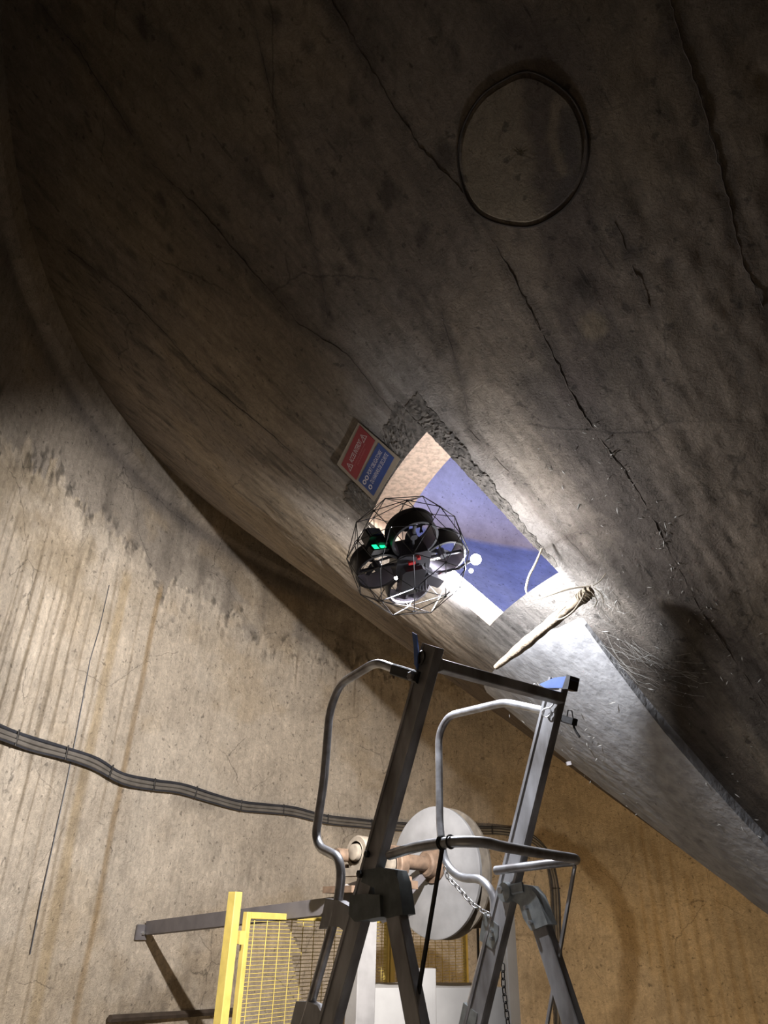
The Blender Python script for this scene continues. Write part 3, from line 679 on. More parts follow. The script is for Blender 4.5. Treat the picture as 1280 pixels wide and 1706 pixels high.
for nme, cc_ in duct_c.items():
    c0_ = D(*cc_); ro, ri, hh = .085, .072, .033
    d = MB().lathe(c0_, up_, [(-hh, ro - .002), (-hh + .004, ro), (hh - .01, ro - .003), (hh - .002, ro + .004), (hh + .004, ro + .001), (hh + .004, ri + .003), (hh - .006, ri), (-hh, ri + .003)], n=48, closed=True).build('rotor_duct', 'duct', dr)
    MB().lathe(c0_, up_, [(-hh + .001, ri + .0022), (0, ri - .001), (hh - .002, ri - .0006)], n=48).build('duct_lining', 'duct_in', d)
    k_ = MB().lathe(c0_ - up_ * .02, up_, [(0, 0), (0, .013), (.03, .015), (.034, .012), (.034, 0)], n=20)
    ct = -np.array(cc_[:2]); ct = ct / np.linalg.norm(ct)
    for an in (0, 180):
        dx, dy = math.cos(math.radians(an)) * ct[0] - math.sin(math.radians(an)) * ct[1], math.sin(math.radians(an)) * ct[0] + math.cos(math.radians(an)) * ct[1]
        k_.beam(c0_ - up_ * .012, c0_ - up_ * .012 + DD(dx * ri, dy * ri, 0), up_, .006, .004, .001)
    k_.build('motor', 'duct', d)
    pb = MB(); ph = random.random() * 3
    for b_ in range(3):
        an = ph + b_ * 2 * math.pi / 3; e1 = DD(math.cos(an), math.sin(an), 0); e2 = DD(-math.sin(an), math.cos(an), 0); vs = []; fs = []
        for i in range(7):
            r_ = .008 + .058 * i / 6; ch = .006 + .006 * math.sin(math.pi * (i / 6) ** .7); tw = .5 - .35 * i / 6
            for s_ in (-1, 1):
                for q in (-1, 1): vs.append(c0_ + up_ * .018 + e1 * r_ + (e2 * math.cos(tw) + up_ * math.sin(tw)) * ch * s_ + up_ * .0005 * q)
        for i in range(6):
            o_ = i * 4
            for a, b in ((0, 1), (1, 3), (3, 2), (2, 0)): fs.append((o_ + a, o_ + b, o_ + 4 + b, o_ + 4 + a))
        pb.add(vs, fs)
    pb.build('propeller', 'duct', d)
body = MB()
body.box(D(0, 0, -.005), DD(1, 0, 0), DD(0, 1, 0), up_, .062, .068, .036, .014)
body.box(D(.03, .035, -.035), DD(.7, .7, 0), DD(-.7, .7, 0), up_, .05, .028, .014, .008)
bo = body.build('body', 'duct', dr)
bt = MB().box(D(-.005, .05, -.045), DD(1, 0, 0), DD(0, 1, 0), up_, .042, .06, .022, .01).build('battery_pack', 'duct', dr)
for k_ in range(4): MB().beam(D(.012 + k_ * .011, -.012, -.036), D(.012 + k_ * .011, .10, -.070), up_, .004, .003, .001).build('cooling_fin', 'duct', bt)
MB().box(D(.012, -.052, -.03), DD(1, 0, 0), DD(0, 1, 0), up_, .006, .005, .026, .002).build('red_latch', 'red', bo)
MB().box(D(-.01, -.03, -.048), DD(1, 0, 0), DD(0, 1, 0), up_, .012, .006, .004, .001).build('red_latch', 'red', bo)
MB().prism([D(.10, .075, -.04), D(.135, .06, -.03), D(.115, .085, -.02)], DD(.0, .01, .006)).build('red_fin', 'red', dr)
MB().box(D(.075, .075, -.048), DD(.8, .6, 0), DD(-.6, .8, 0), up_, .045, .02, .012, .005).build('payload_arm', 'duct', dr)
# sensor box and green status light, upper left
sbx = MB().box(D(-.128, -.10, .034), DD(.93, .35, .1), DD(-.35, .93, 0), DD(-.1, 0, 1), .031, .026, .022, .006).build('sensor_head', 'duct', dr)
MB().box(D(-.121, -.127, .036), DD(.93, .35, .1), DD(-.35, .93, 0), DD(-.1, 0, 1), .026, .003, .016, .002).build('lens_window', 'glassy', sbx)
MB().box(D(-.112, -.10, .005), DD(.93, .35, .1), DD(-.35, .93, 0), DD(-.1, 0, 1), .02, .018, .016, .004).build('sensor_mount', 'duct', sbx)
gs = MB().box(D(-.125, -.095, -.018), DD(.93, .35, .25), DD(-.35, .93, 0), DD(-.25, 0, 1), .034, .012, .013, .003).build('status_light_bar', 'duct', dr)
MB().box(D(-.137, -.110, -.019), DD(.93, .35, .25), DD(-.35, .93, 0), DD(-.25, 0, 1), .011, .003, .010, .002).build('green_light', 'green', gs, label='glowing green light')
MB().box(D(-.110, -.102, -.010), DD(.93, .35, .25), DD(-.35, .93, 0), DD(-.25, 0, 1), .011, .003, .010, .002).build('green_light', 'green', gs, label='glowing green light')
MB().tube([D(.04, -.1, .02), D(.055, -.105, .05), D(.06, -.11, .085)], .0035, n=8).build('antenna', 'duct', dr)
MB().tube([D(.047, -.1, .02), D(.05, -.1, .05), D(.047, -.1, .07)], .003, n=8).build('antenna', 'duct', dr)
LP = ray(793, 932); LP = LP / np.linalg.norm(LP) * 2.53
ha = MB().tube([D(.12, .07, -.03), (D(.12, .07, -.03) + LP) / 2 + np.array([0, 0, -.01]), LP + np.array([-.012, .0, 0])], .005, n=8).build('headlight_arm', 'duct', dr)
MB().sphere(LP, .0195, 10).build('headlight', 'led', ha, label='glaring white headlight')
LQ = ray(785, 951); LQ = LQ / np.linalg.norm(LQ) * 2.55
LB = ray(660, 963); LB = LB / np.linalg.norm(LB) * 2.40
MB().sphere(LB, .006, 8).build('belly_light', 'led', ha, label='small white light under the drone')
MB().sphere(LQ, .008, 8).build('headlight', 'led', ha, label='small glaring white headlight')

# ------------------------------------------------------------------ STICK, ROPE
st = thing('wooden_stick', cone_off(900, 1050, .06), 'round weathered wooden stick lying across the hopper under the hatch', 'stick')
sa = cone_off(822, 1114, .05); 
def at_dist(x_, y_, d_):
    q = ray(x_, y_); return q / np.linalg.norm(q) * d_
SA = at_dist(826, 1112, 2.90); SB = at_dist(985, 984, 2.62)
pts = []; rd = []
for i in range(41):
    t = i / 40; p = SA * (1 - t) + SB * t; w = .004 * math.sin(t * 7) ; pts.append(p + np.array([w, 0, w * .6])); rd.append((.010 + .011 * min(1, t * 4)) * (1 + .1 * math.sin(t * 31) * math.sin(t * 13)) * (1 if t < .9 else 1 - (t - .9) * 3))
MB().tube(pts, rd, n=14).build('stick_body', 'stick', st)
pdir = (SB - SA) / np.linalg.norm(SB - SA)
rp = thing('tied_rope', SB, 'pale thin rope knotted on the stick end and looping over the hatch edge', 'rope')
rpt = [at_dist(903, 914, 2.72), at_dist(893, 938, 2.70), at_dist(882, 960, 2.68), at_dist(877, 982, 2.66), at_dist(882, 995, 2.64), at_dist(893, 998, 2.62), at_dist(920, 990, 2.60), at_dist(950, 981, 2.59), at_dist(985, 976, 2.58)]
def smooth(P, n=5):
    out = []
    for i in range(len(P) - 1):
        p = [P[max(i - 1, 0)], P[i], P[i + 1], P[min(i + 2, len(P) - 1)]]
        for k_ in range(n):
            f_ = k_ / n; out.append(.5 * ((2 * p[1]) + (-p[0] + p[2]) * f_ + (2 * p[0] - 5 * p[1] + 4 * p[2] - p[3]) * f_ ** 2 + (-p[0] + 3 * p[1] - 3 * p[2] + p[3]) * f_ ** 3))
    return out + [P[-1]]
sr = smooth(rpt); MB().tube(sr, [.0045 if i < 16 else .0030 for i in range(len(sr))], n=7).build('rope_run', 'rope', rp)
kn = MB()
for k_ in range(6):
    cc_ = SB - pdir * (.01 + .008 * k_); u_ = np.cross(pdir, [0, 0, 1]); u_ /= np.linalg.norm(u_); w_ = np.cross(pdir, u_)
    kn.tube([cc_ + (.0215 + .001 * math.sin(k_ * 3 + a * 3)) * (math.cos(a) * u_ + math.sin(a) * w_) + pdir * .006 * math.sin(a + k_) for a in np.linspace(0, 2 * math.pi, 18)[:-1]], .0028, n=6, closed=True)
kn.build('rope_knot', 'rope', rp)
lp = [at_dist(975, 985, 2.57), at_dist(968, 1000, 2.57), at_dist(955, 1018, 2.60), at_dist(938, 1030, 2.62), at_dist(925, 1031, 2.64), at_dist(930, 1022, 2.64), at_dist(943, 1010, 2.63)]
MB().tube(smooth(lp), .0024, n=6).build('rope_loop', 'rope', rp)
for q in ([(990, 980), (1002, 990), (1006, 1005)], [(988, 976), (1000, 968), (1010, 955)], [(985, 985), (995, 1000), (990, 1012)]):
    MB().tube(smooth([at_dist(x_, y_, 2.57) for x_, y_ in q]), .0018, n=5).build('rope_end', 'rope', rp)

# ------------------------------------------------------------------ LADDER
TL = np.array([.12628538, 1.63, .57107991]); G = np.array([.8104887, .58575427, 0.]); HH = np.array([G[1], -G[0], 0.]); UP = np.array([0, 0, 1.]); LW = .4459
def Lp(g_, h_, z_): return TL + G * g_ + HH * h_ + UP * z_
def Lh(x_, y_, g_): return at_plane(x_, y_, TL + G * g_, G)           # photo point -> point in the side plane g_
ZF = -1.6 - TL[2]
ld = thing('platform_ladder', Lp(LW / 2, -.3, ZF), 'aluminium platform ladder with bent tube handrails and front guard hoop', 'ladder')
RD = np.array([-.367, -.765]); RD = RD / np.linalg.norm(RD)
bot_l = RD * (ZF / RD[1])
for g_, name in ((0, 'l'), (LW, 'r')):
    a = Lp(g_, .002, 0.012 if g_ == 0 else .02); b = Lp(g_, .002 + bot_l[0], ZF + .001)
    sdir = HH
    rl_ = MB().beam(a, b, sdir, .028, .0125, .002)
    # raised edge lips of the extrusion
    dvec = (b - a) / np.linalg.norm(b - a); sv = HH - dvec * np.dot(HH, dvec); sv /= np.linalg.norm(sv)
    for s_ in (-1, 1):
        rl_.beam(a + sv * s_ * .0235 - G * .0135, b + sv * s_ * .0235 - G * .0135, sv, .0045, .0015, .0005)
    rr_ = rl_.build('side_rail', 'alu', ld)
# top crossbar
ct = MB().beam(Lp(.012, .008, -.035), Lp(LW - .012, .008, -.035), UP, .0135, .0135, .002).build('top_crossbar', 'alu', ld)
# platform and treads under the frame of the photo
for k_, z_ in enumerate((-1.02, -1.27, -1.52, -1.77, -2.02)):
    hc = RD[0] / RD[1] * z_
    wdt = .16 if k_ == 0 else .05
    MB().beam(Lp(.013, hc + (wdt - .05), z_), Lp(LW - .013, hc + (wdt - .05), z_), HH, wdt, .014, .002).build('tread', 'alu', ld)
# handrails
rT = .0115
lh = [Lh(x_, y_, 0) for x_, y_ in [(700, 1128), (660, 1115), (627, 1103), (566, 1140), (549, 1185), (540, 1300), (526, 1392)]]
lh += [Lh(x_, y_, 0) for x_, y_ in [(533, 1412), (548, 1420), (564, 1428), (569, 1455), (565, 1492)]]
lowL = [Lp(0, -.315, -.560), Lh(508, 1706, 0)]; dl = lowL[1] - lowL[0]
lh += [Lh(558, 1530, 0), Lh(508, 1706, 0), Lh(508, 1706, 0) + dl / np.linalg.norm(dl) * 1.2]
MB().tube(fillet(lh, .035, 6), rT, n=14).build('handrail', 'alu_tube', ld)
rh = [Lh(x_, y_, LW) for x_, y_ in [(915, 1186), (842, 1170), (748, 1192), (731, 1222), (733, 1380), (741, 1438), (766, 1463), (803, 1464), (824, 1492), (824, 1530)]]
e0, e1 = Lh(813, 1565, LW), Lh(779, 1700, LW)
rh += [e0, e1, e1 + (e1 - e0) / np.linalg.norm(e1 - e0) * 1.2]
MB().tube(fillet(rh, .035, 6), rT, n=14).build('handrail', 'alu_tube', ld)
# gusset plates tying the handrail tube to the rail
def gusset(px, g_, th=.004, m='alu', off=0.0):
    P_ = [Lh(x_, y_, g_) + G * (off - th / 2) for x_, y_ in px]; return MB().prism(P_, G * th)
for px in ([(549, 1497), (570, 1500), (588, 1510), (597, 1526), (590, 1570), (585, 1555), (572, 1545), (556, 1543), (538, 1548)],
           [(500, 1668), (520, 1668), (536, 1675), (545, 1692), (540, 1735), (525, 1722), (505, 1716), (488, 1718)]):
    gusset(px, 0, .022).build('gusset_plate', 'alu', ld)
for px in ([(812, 1522), (822, 1530), (837, 1542), (836, 1562), (828, 1582), (805, 1566)], [(779, 1670), (802, 1688), (798, 1712), (770, 1712)]):
    gu = gusset(px, LW, .028).build('gusset_plate', 'galv', ld)
    cx_, cy_ = px[2][0] - 10, px[2][1] + 8
    for dx, dy in ((0, 2), (-1, 14)): MB().hexbolt(Lh(cx_ + dx, cy_ + dy, LW) - G * .0145, -G, .0045, .006).build('bolt', 'steel', gu)
# guard hoop (horizontal, in front of the rails)
zh = -.419
hp = [Lp(.0, -.160, zh - .012), Lp(.0, -.06, zh), Lp(.0, .060, zh + .002), Lp(.045, .100, zh + .002), Lp(.12, .075, zh), Lp(LW * .6, .04, zh), Lp(LW - .02, .012, zh), Lp(LW + .008, -.012, zh - .003), Lp(LW - .012, -.06, zh - .006), Lp(LW - .034, -.245, zh - .017)]
MB().tube(fillet(hp, .05, 6), .0108, n=14).build('guard_hoop', 'alu_tube', ld)
for a, b in ((Lh(738, 1408, 0), Lh(703, 1620, 0)), (Lh(958, 1442, LW), Lh(912, 1706, LW))):
    d_ = (b - a) / np.linalg.norm(b - a); e_ = a + d_ * .72
    MB().beam(a, e_, HH, .0045, .003, .001).build('hoop_strut', 'blackmetal' if a[0] < .3 else 'alu', ld)
wr = MB()
for dx in (0, .006, .03): wr.tube([Lh(735, 1404, 0) + HH * dx * 1.0 + .0125 * (math.cos(a) * G + math.sin(a) * UP) for a in np.linspace(0, 2 * math.pi, 14)[:-1]], .002, n=5, closed=True)
wr.build('wire_tie', 'blackmetal', ld)
# rear legs
for g_, (x0, y0), (x1, y1) in ((0, (652, 1478), (696, 1706)), (LW, (886, 1490), (956, 1706))):
    a, b = Lh(x0, y0, g_), Lh(x1, y1, g_); d_ = (b - a) / np.linalg.norm(b - a); l_ = (a[2] + 1.6) / -d_[2]
    e_ = a + d_ * (l_ - .001)
    lg = MB().beam(a + d_ * .02, e_, HH, .0235, .0125, .002).build('rear_leg', 'alu', ld)
# hinge brackets
px = [(643, 1446), (668, 1450), (675, 1470), (682, 1523), (655, 1530), (640, 1522), (634, 1480), (612, 1470), (616, 1450)]
hb = gusset(px, 0, .034).build('hinge_bracket', 'galv_dark', ld)
MB().hexbolt(Lh(622, 1424, 0) - G * .0145, -G, .008, .008).build('bolt', 'blackmetal', hb)
MB().hexbolt(Lh(612, 1457, 0) - G * .018, -G, .009, .008).build('bolt', 'blackmetal', hb)
cupp = [(598, 1492), (626, 1490), (648, 1492), (650, 1528), (606, 1536), (596, 1524)]
gusset(cupp, 0, .05).build('locking_collar', 'galv_dark', ld)
px = [(862, 1472), (889, 1476), (902, 1492), (921, 1540), (893, 1551), (880, 1530), (873, 1508), (862, 1500)]
hb = gusset(px, LW, .034).build('hinge_bracket', 'galv', ld)
for q_ in ((886, 1513), (894, 1537)): MB().hexbolt(Lh(*q_, LW) - G * .018, -G, .0055, .008).build('bolt', 'steel', hb)
bs_ = MB().lathe(Lh(851, 1487, LW) - G * .026, G, [(0, 0), (0, .022), (.012, .024), (.03, .024)], n=28).build('hinge_boss', 'galv', ld)
MB().hexbolt(Lh(850, 1484, LW) - G * .034, -G, .009, .006).build('bolt', 'steel', bs_)
MB().beam(Lh(850, 1485, LW) - G * .018, Lh(880, 1478, LW) - G * .018, UP, .012, .003).build('hinge_arm', 'galv', ld)
# top fittings
cl = MB().beam(Lh(662, 1117, 0) - G * .004, Lh(706, 1131, 0) - G * .004, UP, .014, .017, .003).build('handrail_clamp', 'blackmetal', ld)
MB().hexbolt(Lh(699, 1130, 0) - G * .024, -G, .011, .008).build('bolt', 'alu', cl)
MB().tube([Lh(664, 1108, 0) - G * .01, Lh(661, 1132, 0) - G * .01], .003, n=6).build('clamp_pin', 'rust', cl)
hk = MB(); P_ = [Lh(697, 1056, 0), Lh(704, 1060, 0), Lh(707, 1085, 0), Lh(706, 1118, 0), Lh(701, 1110, 0), Lh(700, 1080, 0)]
hk.prism([p - G * .02 for p in P_], G * .004); hk.build('hook_tongue', 'blue', ld)
MB().tube(smooth([Lh(x_, y_, 0) - G * .018 for x_, y_ in [(708, 1108), (709, 1092), (715, 1088), (717, 1098), (711, 1110)]]), .003, n=6).build('latch_loop', 'blackmetal', ld)
P_ = [Lh(905, 1142, LW), Lh(930, 1131, LW), Lh(955, 1128, LW), Lh(957, 1134, LW), Lh(948, 1148, LW), Lh(915, 1148, LW)]
MB().prism([p - G * .016 for p in P_], G * .034).build('end_cap', 'blue', ld)
P_ = [Lh(952, 1126, LW), Lh(958, 1128, LW), Lh(954, 1150, LW), Lh(944, 1150, LW)]
MB().prism([p - G * .018 for p in P_], G * .038).build('end_cap_edge', 'blackmetal', ld)
MB().tube(smooth([Lh(x_, y_, LW) - G * .02 for x_, y_ in [(930, 1158), (934, 1168), (927, 1180), (915, 1184), (913, 1192), (920, 1197), (927, 1190), (924, 1180)]]), .0022, n=6).build('safety_clip', 'steel', ld)
MB().tube(smooth([Lh(x_, y_, LW) - G * .02 for x_, y_ in [(896, 1148), (899, 1142), (905, 1146), (901, 1152)]]), .002, n=6).build('safety_clip', 'steel', ld)
lt = MB().beam(Lh(940, 1198, LW), Lh(958, 1203, LW), UP, .009, .010, .002).build('latch_block', 'blackmetal', ld)
MB().tube(smooth([Lh(x_, y_, LW) for x_, y_ in [(955, 1203), (958, 1215), (966, 1228)]]), .003, n=6).build('latch_lever', 'blackmetal', lt)
MB().tube([Lh(x_, y_, LW) for x_, y_ in [(945, 1195), (947, 1183), (953, 1184), (955, 1196)]], .0016, n=5).build('latch_wire', 'blackmetal', lt)

# chains
def link_mesh(L_, W_, r):
    pts = [];  n = 8
    for k_ in range(n + 1): a = math.pi * k_ / n - math.pi / 2; pts.append((L_ / 2 - W_ / 2 + math.cos(a) * W_ / 2, math.sin(a) * W_ / 2, 0))
    for k_ in range(n + 1): a = math.pi * k_ / n + math.pi / 2; pts.append((-(L_ / 2 - W_ / 2) + math.cos(a) * W_ / 2, math.sin(a) * W_ / 2, 0))
    b = MB().tube(pts, r, n=6, closed=True); me = bpy.data.meshes.new('link'); me.from_pydata(b.v, [], b.f)
    me.polygons.foreach_set('use_smooth', [True] * len(me.polygons)); return me
def chain(px, fn, name, label, m, L_, group=None):
    P_ = [fn(x_, y_) for x_, y_ in px]; root = thing(name, P_[0], label, 'chain', group)
    me = link_mesh(L_, L_ * .55, L_ * .075); me.materials.append(M[m])
    seg = [0]; 
    for a, b in zip(P_[:-1], P_[1:]): seg.append(seg[-1] + np.linalg.norm(b - a))
    step = L_ * .80; n = int(seg[-1] / step)
    def at(s):
        for i in range(len(P_) - 1):
            if s <= seg[i + 1] or i == len(P_) - 2: t = (s - seg[i]) / (seg[i + 1] - seg[i]); return P_[i] + (P_[i + 1] - P_[i]) * t
    for k_ in range(n + 1):
        p = at(k_ * step); q = at(min(k_ * step + .002, seg[-1])) - at(max(k_ * step - .002, 0)); x = Vector(q).normalized()
        y = x.cross(Vector((0.3, 1, 0.2))).normalized(); z = x.cross(y)
        if k_ % 2: y, z = z, -y
        a_ = .5; y2 = y * math.cos(a_) + z * math.sin(a_); z2 = x.cross(y2)
        o = link('chain_link', me, root); w = W(p) - Vector(ORG[root])
        o.matrix_local = Matrix(((x[0], y2[0], z2[0], w[0]), (x[1], y2[1], z2[1], w[1]), (x[2], y2[2], z2[2], w[2]), (0, 0, 0, 1)))
    return root
chain([(750, 1450), (754, 1462), (772, 1480), (795, 1506), (812, 1518), (824, 1524)], lambda x_, y_: Lh(x_, y_, LW) - G * .018, 'safety_chain', 'short bright steel chain between bent handrail tube and right rail bracket', 'steel', .021)
chain([(838, 1612), (839, 1640), (842, 1668), (846, 1700), (850, 1740)], lambda x_, y_: Lh(x_, y_, LW + .14), 'hanging_chain', 'dark chain hanging behind the right ladder rail', 'blackmetal', .022)

# ------------------------------------------------------------------ CONDUITS on the wall
cdt = thing('conduit_bundle', wall_hit(400, 1342), 'bundle of parallel grey conduits and black cable clipped along the round wall', 'conduit')
cpx = [(-60, 1195), (0, 1219), (50, 1238), (108, 1254), (160, 1272), (205, 1297), (255, 1307), (300, 1313), (350, 1328), (400, 1342), (450, 1347), (492, 1352), (545, 1365), (600, 1371), (640, 1375), (720, 1380), (800, 1383), (835, 1384), (876, 1392), (902, 1410), (918, 1440), (926, 1480), (929, 1540), (931, 1600), (932, 1660), (933, 1720)]
base = [wall_hit(x_, y_, R - .035) for x_, y_ in cpx]; base = smooth(base, 4)
def perp(i):
    t = base[min(i + 1, len(base) - 1)] - base[max(i - 1, 0)]; t /= np.linalg.norm(t); nrm = np.array([CX - base[i][0], CY - base[i][1], 0]); nrm /= np.linalg.norm(nrm)
    w_ = np.cross(nrm, t); w_ /= np.linalg.norm(w_)
    if w_[2] < 0 and i < 76: w_ = -w_
    elif i >= 76 and np.dot(w_, perp_last[0]) < 0: w_ = -w_
    perp_last[0] = w_; return w_, nrm
perp_last = [np.array([0, 0, 1.])]
PW = [perp(i) for i in range(len(base))]
for k_, (o_, r_, m_) in enumerate(((.030, .010, 'cable'), (.007, .0135, 'conduit'), (-.019, .0125, 'conduit'), (-.036, .006, 'cable'))):
    MB().tube([b + PW[i][0] * o_ + PW[i][1] * (.006 * math.sin(i * .9 + k_)) for i, b in enumerate(base)], r_, n=8).build('black_cable' if m_ == 'cable' else 'conduit_tube', m_, cdt)
for i in range(6, len(base) - 4, 6):
    w_, nr_ = PW[i]; t = np.cross(w_, nr_)
    MB().beam(base[i] + w_ * .044 + nr_ * .015, base[i] - w_ * .044 + nr_ * .015, t, .006, .003, .001).build('saddle_clip', 'blackmetal', cdt)
# thin wire hanging down the wall
wpx = [(182, 975), (165, 1050), (150, 1100), (130, 1210), (112, 1300), (90, 1400), (70, 1490), (50, 1590)]
MB().tube([wall_hit(x_, y_, R - .006) for x_, y_ in wpx], .0035, n=5).build('hanging_wire', 'cable', label='thin dark wire running down the left wall behind the conduits', cat='wire')

# ------------------------------------------------------------------ BEAM, COLUMN, WHEEL
bE = wall_hit(243, 1546, R - .03); bF = at_y(600, 1503, 4.15)
bmt = thing('support_beam', bE, 'dark grey angle beam running from the wall to the bearing column', 'beam')
hw = .040
dB = (bF - bE) / np.linalg.norm(bF - bE); sB = np.cross(dB, UP); sB /= np.linalg.norm(sB)
if sB[1] > 0: sB = -sB
MB().beam(bE, bF, UP, hw, .003, .001).build('vertical_flange', 'beam', bmt)
MB().beam(bE - UP * (hw - .003) + (-sB) * .04, bF - UP * (hw - .003) + (-sB) * .04, UP, .003, .04, .001).build('horizontal_flange', 'beam', bmt)
an_ = wall_hit(236, 1553, R - .02); nw = np.array([CX - an_[0], CY - an_[1], 0]); nw /= np.linalg.norm(nw)
fp = MB().box(an_, np.cross(nw, UP), UP, nw, .05, .045, .006).build('foot_plate', 'beam', bmt)
MB().hexbolt(an_ + nw * .006 + UP * -.005, nw, .012, .02).build('anchor_bolt', 'steel', fp)
gcol = bF + G * 0; cxy = at_y(606, 1500, 4.18)
clm = thing('bearing_column', (cxy[0], cxy[1], -1.6), 'grey painted steel column carrying the wheel bearing', 'column')
tz = at_y(606, 1500, 4.18)[2]
MB().beam((cxy[0], cxy[1], -1.6), (cxy[0], cxy[1], tz + .01), G, .055, .05, .004).build('column_post', 'column', clm)
AX = np.array([-.735, -.678, 0]); AX /= np.linalg.norm(AX)                                                     # wheel axis points to the left, towards us
WC = at_y(722, 1450, 4.45)
wsc = np.linalg.norm(WC) 
RW = 0.5 * np.linalg.norm(at_y(727, 1337, 4.45) - at_y(727, 1562, 4.45)) * .985
bear = WC + AX * .60; 
tp = MB().box(np.array([bear[0], bear[1], bear[2] - .125]), G, np.cross(UP, G), UP, .09, .13, .015).build('top_plate', 'rust', clm)
MB().beam(np.array([bear[0], bear[1], bear[2] - .14]), np.array([cxy[0], cxy[1], tz]), G, .05, .05, .004).build('column_head', 'column', clm)
wh = thing('winch_wheel', WC - UP * RW, 'large grey disc wheel on rusty axle behind the ladder', 'wheel')
bv = .004
MB().lathe(WC, AX, [(0, 0), (.0, RW * .98), (-.004, RW), (-.022, RW), (-.026, RW * .98), (-.026, 0)], n=96).build('front_flange', 'wheel', wh)
MB().lathe(WC, AX, [(-.027, RW * .80), (-.10, RW * .80), (-.10, RW * .97)], n=96).build('drum_rim', 'darkrust', wh)
MB().lathe(WC, AX, [(-.085, 0), (-.085, RW * .97), (-.09, RW), (-.105, RW), (-.11, RW * .98), (-.11, 0)], n=96).build('rear_flange', 'cream', wh)
spr = MB(); 
for i, (d_, r_) in enumerate(((-.15, .60), (-.175, .57), (-.20, .54), (-.225, .50))):
    spr.lathe(WC - UP * RW * .06, AX, [(d_ + .008, 0), (d_ + .008, RW * r_), (d_ - .008, RW * r_), (d_ - .008, 0)], n=64)
spr.lathe(WC - UP * RW * .06, AX, [(-.10, .12), (-.24, .12)], n=40); spr.build('grooved_pulley', 'cream', wh)
for an in (20, 100, 190, 280):
    e_ = np.cross(AX, UP); e_ /= np.linalg.norm(e_); p = WC - AX * .14 + (e_ * math.cos(math.radians(an)) + UP * math.sin(math.radians(an))) * RW * .55
    MB().box(p, e_, UP, AX, .03, .02, .02).build('clamp_lug', 'rust', wh)
hub = WC + UP * .03
MB().lathe(hub, AX, [(0, .095), (.012, .095), (.02, .07), (.06, .066), (.07, .055), (.07, 0)], n=40).build('hub_flange', 'rust', wh)
MB().lathe(hub, AX, [(.0, .038), (.30, .038), (.30, .030), (.70, .030), (.71, .026), (.71, 0)], n=28).build('axle', 'rust', wh)
def pillow(c_, name, R_, parent_label, m):
    pb = thing(name, c_ - UP * .12, parent_label, 'bearing')
    MB().lathe(c_, AX, [(-.03, 0), (-.03, R_), (-.024, R_ * 1.06), (.024, R_ * 1.06), (.03, R_), (.03, R_ * .72), (.036, R_ * .70)], n=40).build('housing', m, pb)
    MB().lathe(c_, AX, [(.03, R_ * .55), (.052, R_ * .5), (.056, R_ * .42), (.056, 0)], n=32).build('shaft_end', 'cream', pb)
    e_ = np.cross(AX, UP); MB().box(c_ - UP * (R_ + .012), e_, AX, UP, R_ * 1.7, .035, .018, .006).build('bearing_foot', m, pb)
    for s_ in (-1, 1): MB().hexbolt(c_ - UP * (R_ + .0) + e_ * s_ * R_ * 1.35 + UP * .006, UP, .012, .02).build('bolt', 'rust', pb)
    return pb
pillow(at_y(601, 1421, 4.0), 'pillow_block', .075, 'dusty cast pillow block bearing on the column head', 'cream')
pillow(at_y(657, 1440, 4.12), 'pillow_block', .085, 'rust-brown bearing ring between ladder rail and grey wheel', 'rust')
# diagonal brace under the axle
MB().beam(at_y(700, 1462, 4.45), at_y(640, 1530, 4.25), G, .02, .035, .003).build('diagonal_brace', 'beam', clm)
# right bearing bracket
brk = thing('wheel_bracket', at_y(800, 1540, 4.85), 'dark steel bracket bar behind the right side of the grey wheel', 'bracket')
MB().beam(at_y(770, 1532, 4.75), at_y(836, 1527, 4.95), UP, .05, .02, .003).build('bracket_bar', 'darkrust', brk)
MB().beam(at_y(805, 1470, 4.85), at_y(803, 1535, 4.85), G, .05, .02, .003).build('bracket_upright', 'cream', brk)
MB().tube([at_y(796, 1540, 5.1), at_y(800, 1700, 5.1)], .008, n=8).build('drop_rod', 'blackmetal', brk)
# wall box to the right of the wheel
cbx = thing('machine_cabinet', at_y(740, 1706, 4.7) * np.array([1, 1, 0]) + np.array([0, 0, -1.6]), 'pale grey low machine cabinet below the wheel', 'cabinet')
c1, c2 = at_y(622, 1641, 4.5), at_y(842, 1650, 4.8)
cd = (c2 - c1); cd[2] = 0; cl_ = np.linalg.norm(cd); cd /= cl_; cn = np.cross(cd, UP); zt = (c1[2] + c2[2]) / 2
cc_ = (c1 + c2) / 2 - cn * .2
MB().box((cc_[0], cc_[1], (zt - 1.6) / 2), cd, cn, UP, cl_ / 2, .2, (zt + 1.6) / 2, .006).build('cabinet_body', 'cabinet', cbx)
pp = at_y(711, 1613, 4.5)
MB().box((pp[0], pp[1], (pp[2] - 1.6) / 2), cd, cn, UP, .042, .03, (pp[2] + 1.6) / 2, .004).build('cabinet_post', 'cabinet', cbx)
wp = at_y(846, 1560, 5.2)
MB().box((wp[0], wp[1], (.55 - 1.6) / 2 - .28), G, np.cross(UP, G), UP, .045, .03, (.27 + 1.6) / 2 - .02, .004).build('white_post', 'cabinet', label='tall pale white post standing just behind the right ladder rail', cat='post')

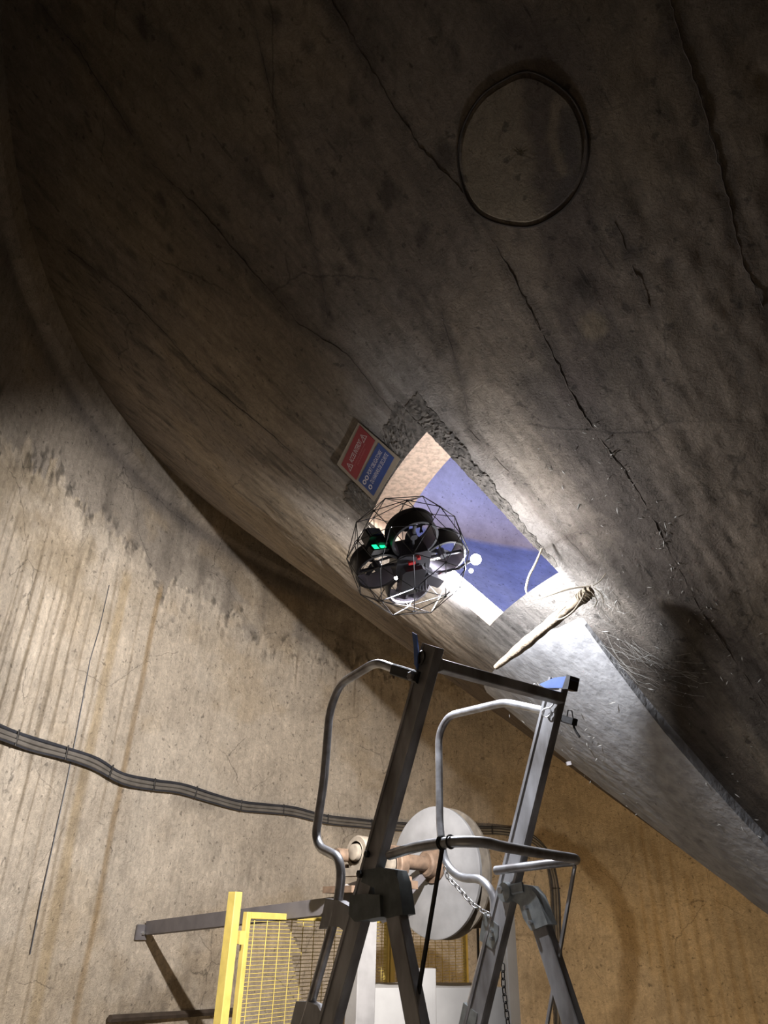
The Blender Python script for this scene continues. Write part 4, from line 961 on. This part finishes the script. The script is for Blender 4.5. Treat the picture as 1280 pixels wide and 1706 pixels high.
# ------------------------------------------------------------------ YELLOW FENCE
F0 = at_y(409, 1519, 4.3); F1 = at_y(795, 1556, 6.6)
fd = F1 - F0; fd[2] = 0; fd /= np.linalg.norm(fd); fn_ = np.cross(fd, UP)
if fn_[1] > 0: fn_ = -fn_
ftop = F0[2]
def Fh(x_, y_): return at_plane(x_, y_, F0, fn_)
def fence_panel(s0, s1, zt, label, group=None):
    t = thing('mesh_fence_panel', F0 + fd * (s0 + s1) / 2 + np.array([0, 0, -1.6 - ftop]), label, 'fence')
    P0 = F0 + fd * s0; P1 = F0 + fd * s1; b = .016; zb = -1.5
    for P_ in (P0 + fd * b, P1 - fd * b): MB().beam((P_[0], P_[1], zb), (P_[0], P_[1], zt), fd, b, b, .003).build('frame_upright', 'yellow', t)
    for z_ in (zt - b, zb + b): MB().beam((P0[0], P0[1], z_) + fd * 2 * b, (P1[0], P1[1], z_) - fd * 2 * b, UP, b, b, .003).build('frame_rail', 'yellow', t)
    hz = MB(); z_ = zt - 2 * b - .01
    while z_ > zb + 2 * b:
        A_ = np.array([P0[0], P0[1], z_]) + fd * b; B_ = np.array([P1[0], P1[1], z_]) - fd * b; hz.tube([A_, B_], .0017, n=4); z_ -= .0180
    hz.build('horizontal_wires', 'yellow', t, kind='stuff', smooth=0)
    s = s0 + .075
    while s < s1 - .03:
        P_ = F0 + fd * s - fn_ * -.003; MB().tube([(P_[0], P_[1], zb + b), (P_[0], P_[1], zt - b)], .0024, n=5).build('vertical_wire', 'yellow', t); s += .105
    return t
sB_ = float(np.dot(Fh(652, 1545) - F0, fd))
fence_panel(0.0, sB_ - .035, ftop, 'yellow mesh fence panel beside the yellow post, left of the column')
fence_panel(sB_, sB_ + 1.1, ftop - .01, 'yellow mesh fence panel behind the grey wheel')
pq = at_y(391, 1500, 4.13); zt_ = at_y(392, 1486, 4.13)[2]
ypx = thing('fence_post', (pq[0], pq[1], -1.6), 'square yellow post at the left end of the mesh fence', 'post')
MB().beam((pq[0], pq[1], -1.6), (pq[0], pq[1], zt_), fd, .026, .026, .003).build('post_tube', 'yellow', ypx)
MB().box(Fh(402, 1562) * .99, fd, UP, fn_, .02, .03, .008, .002).build('hinge_plate', 'yellow', ypx)
pq = F0 + fd * (sB_ - .02)
MB().beam((pq[0], pq[1], -1.6), (pq[0], pq[1], ftop - .005), fd, .018, .022, .003).build('fence_post', 'yellow', label='yellow post between two mesh panels just right of the column', cat='post')
# dark strip low on the wall
w0, w1 = wall_hit(183, 1697, R - .05), wall_hit(390, 1684, R - .05)
MB().tube([wall_hit(183 + (390 - 183) * t, 1697 - 13 * t, R - .04) for t in np.linspace(0, 1, 12)], .022, n=6).build('wall_strip', 'darkrust', label='dark brown strip low on the wall left of the yellow post', cat='rail')
# small crumb hanging at the hopper edge
MB().box(at_dist(948, 1272, 3.2), (1, 0, .2), (0, 1, 0), (-.2, 0, 1), .009, .008, .007, .002).build('plaster_crumb', 'ink', ceiling)
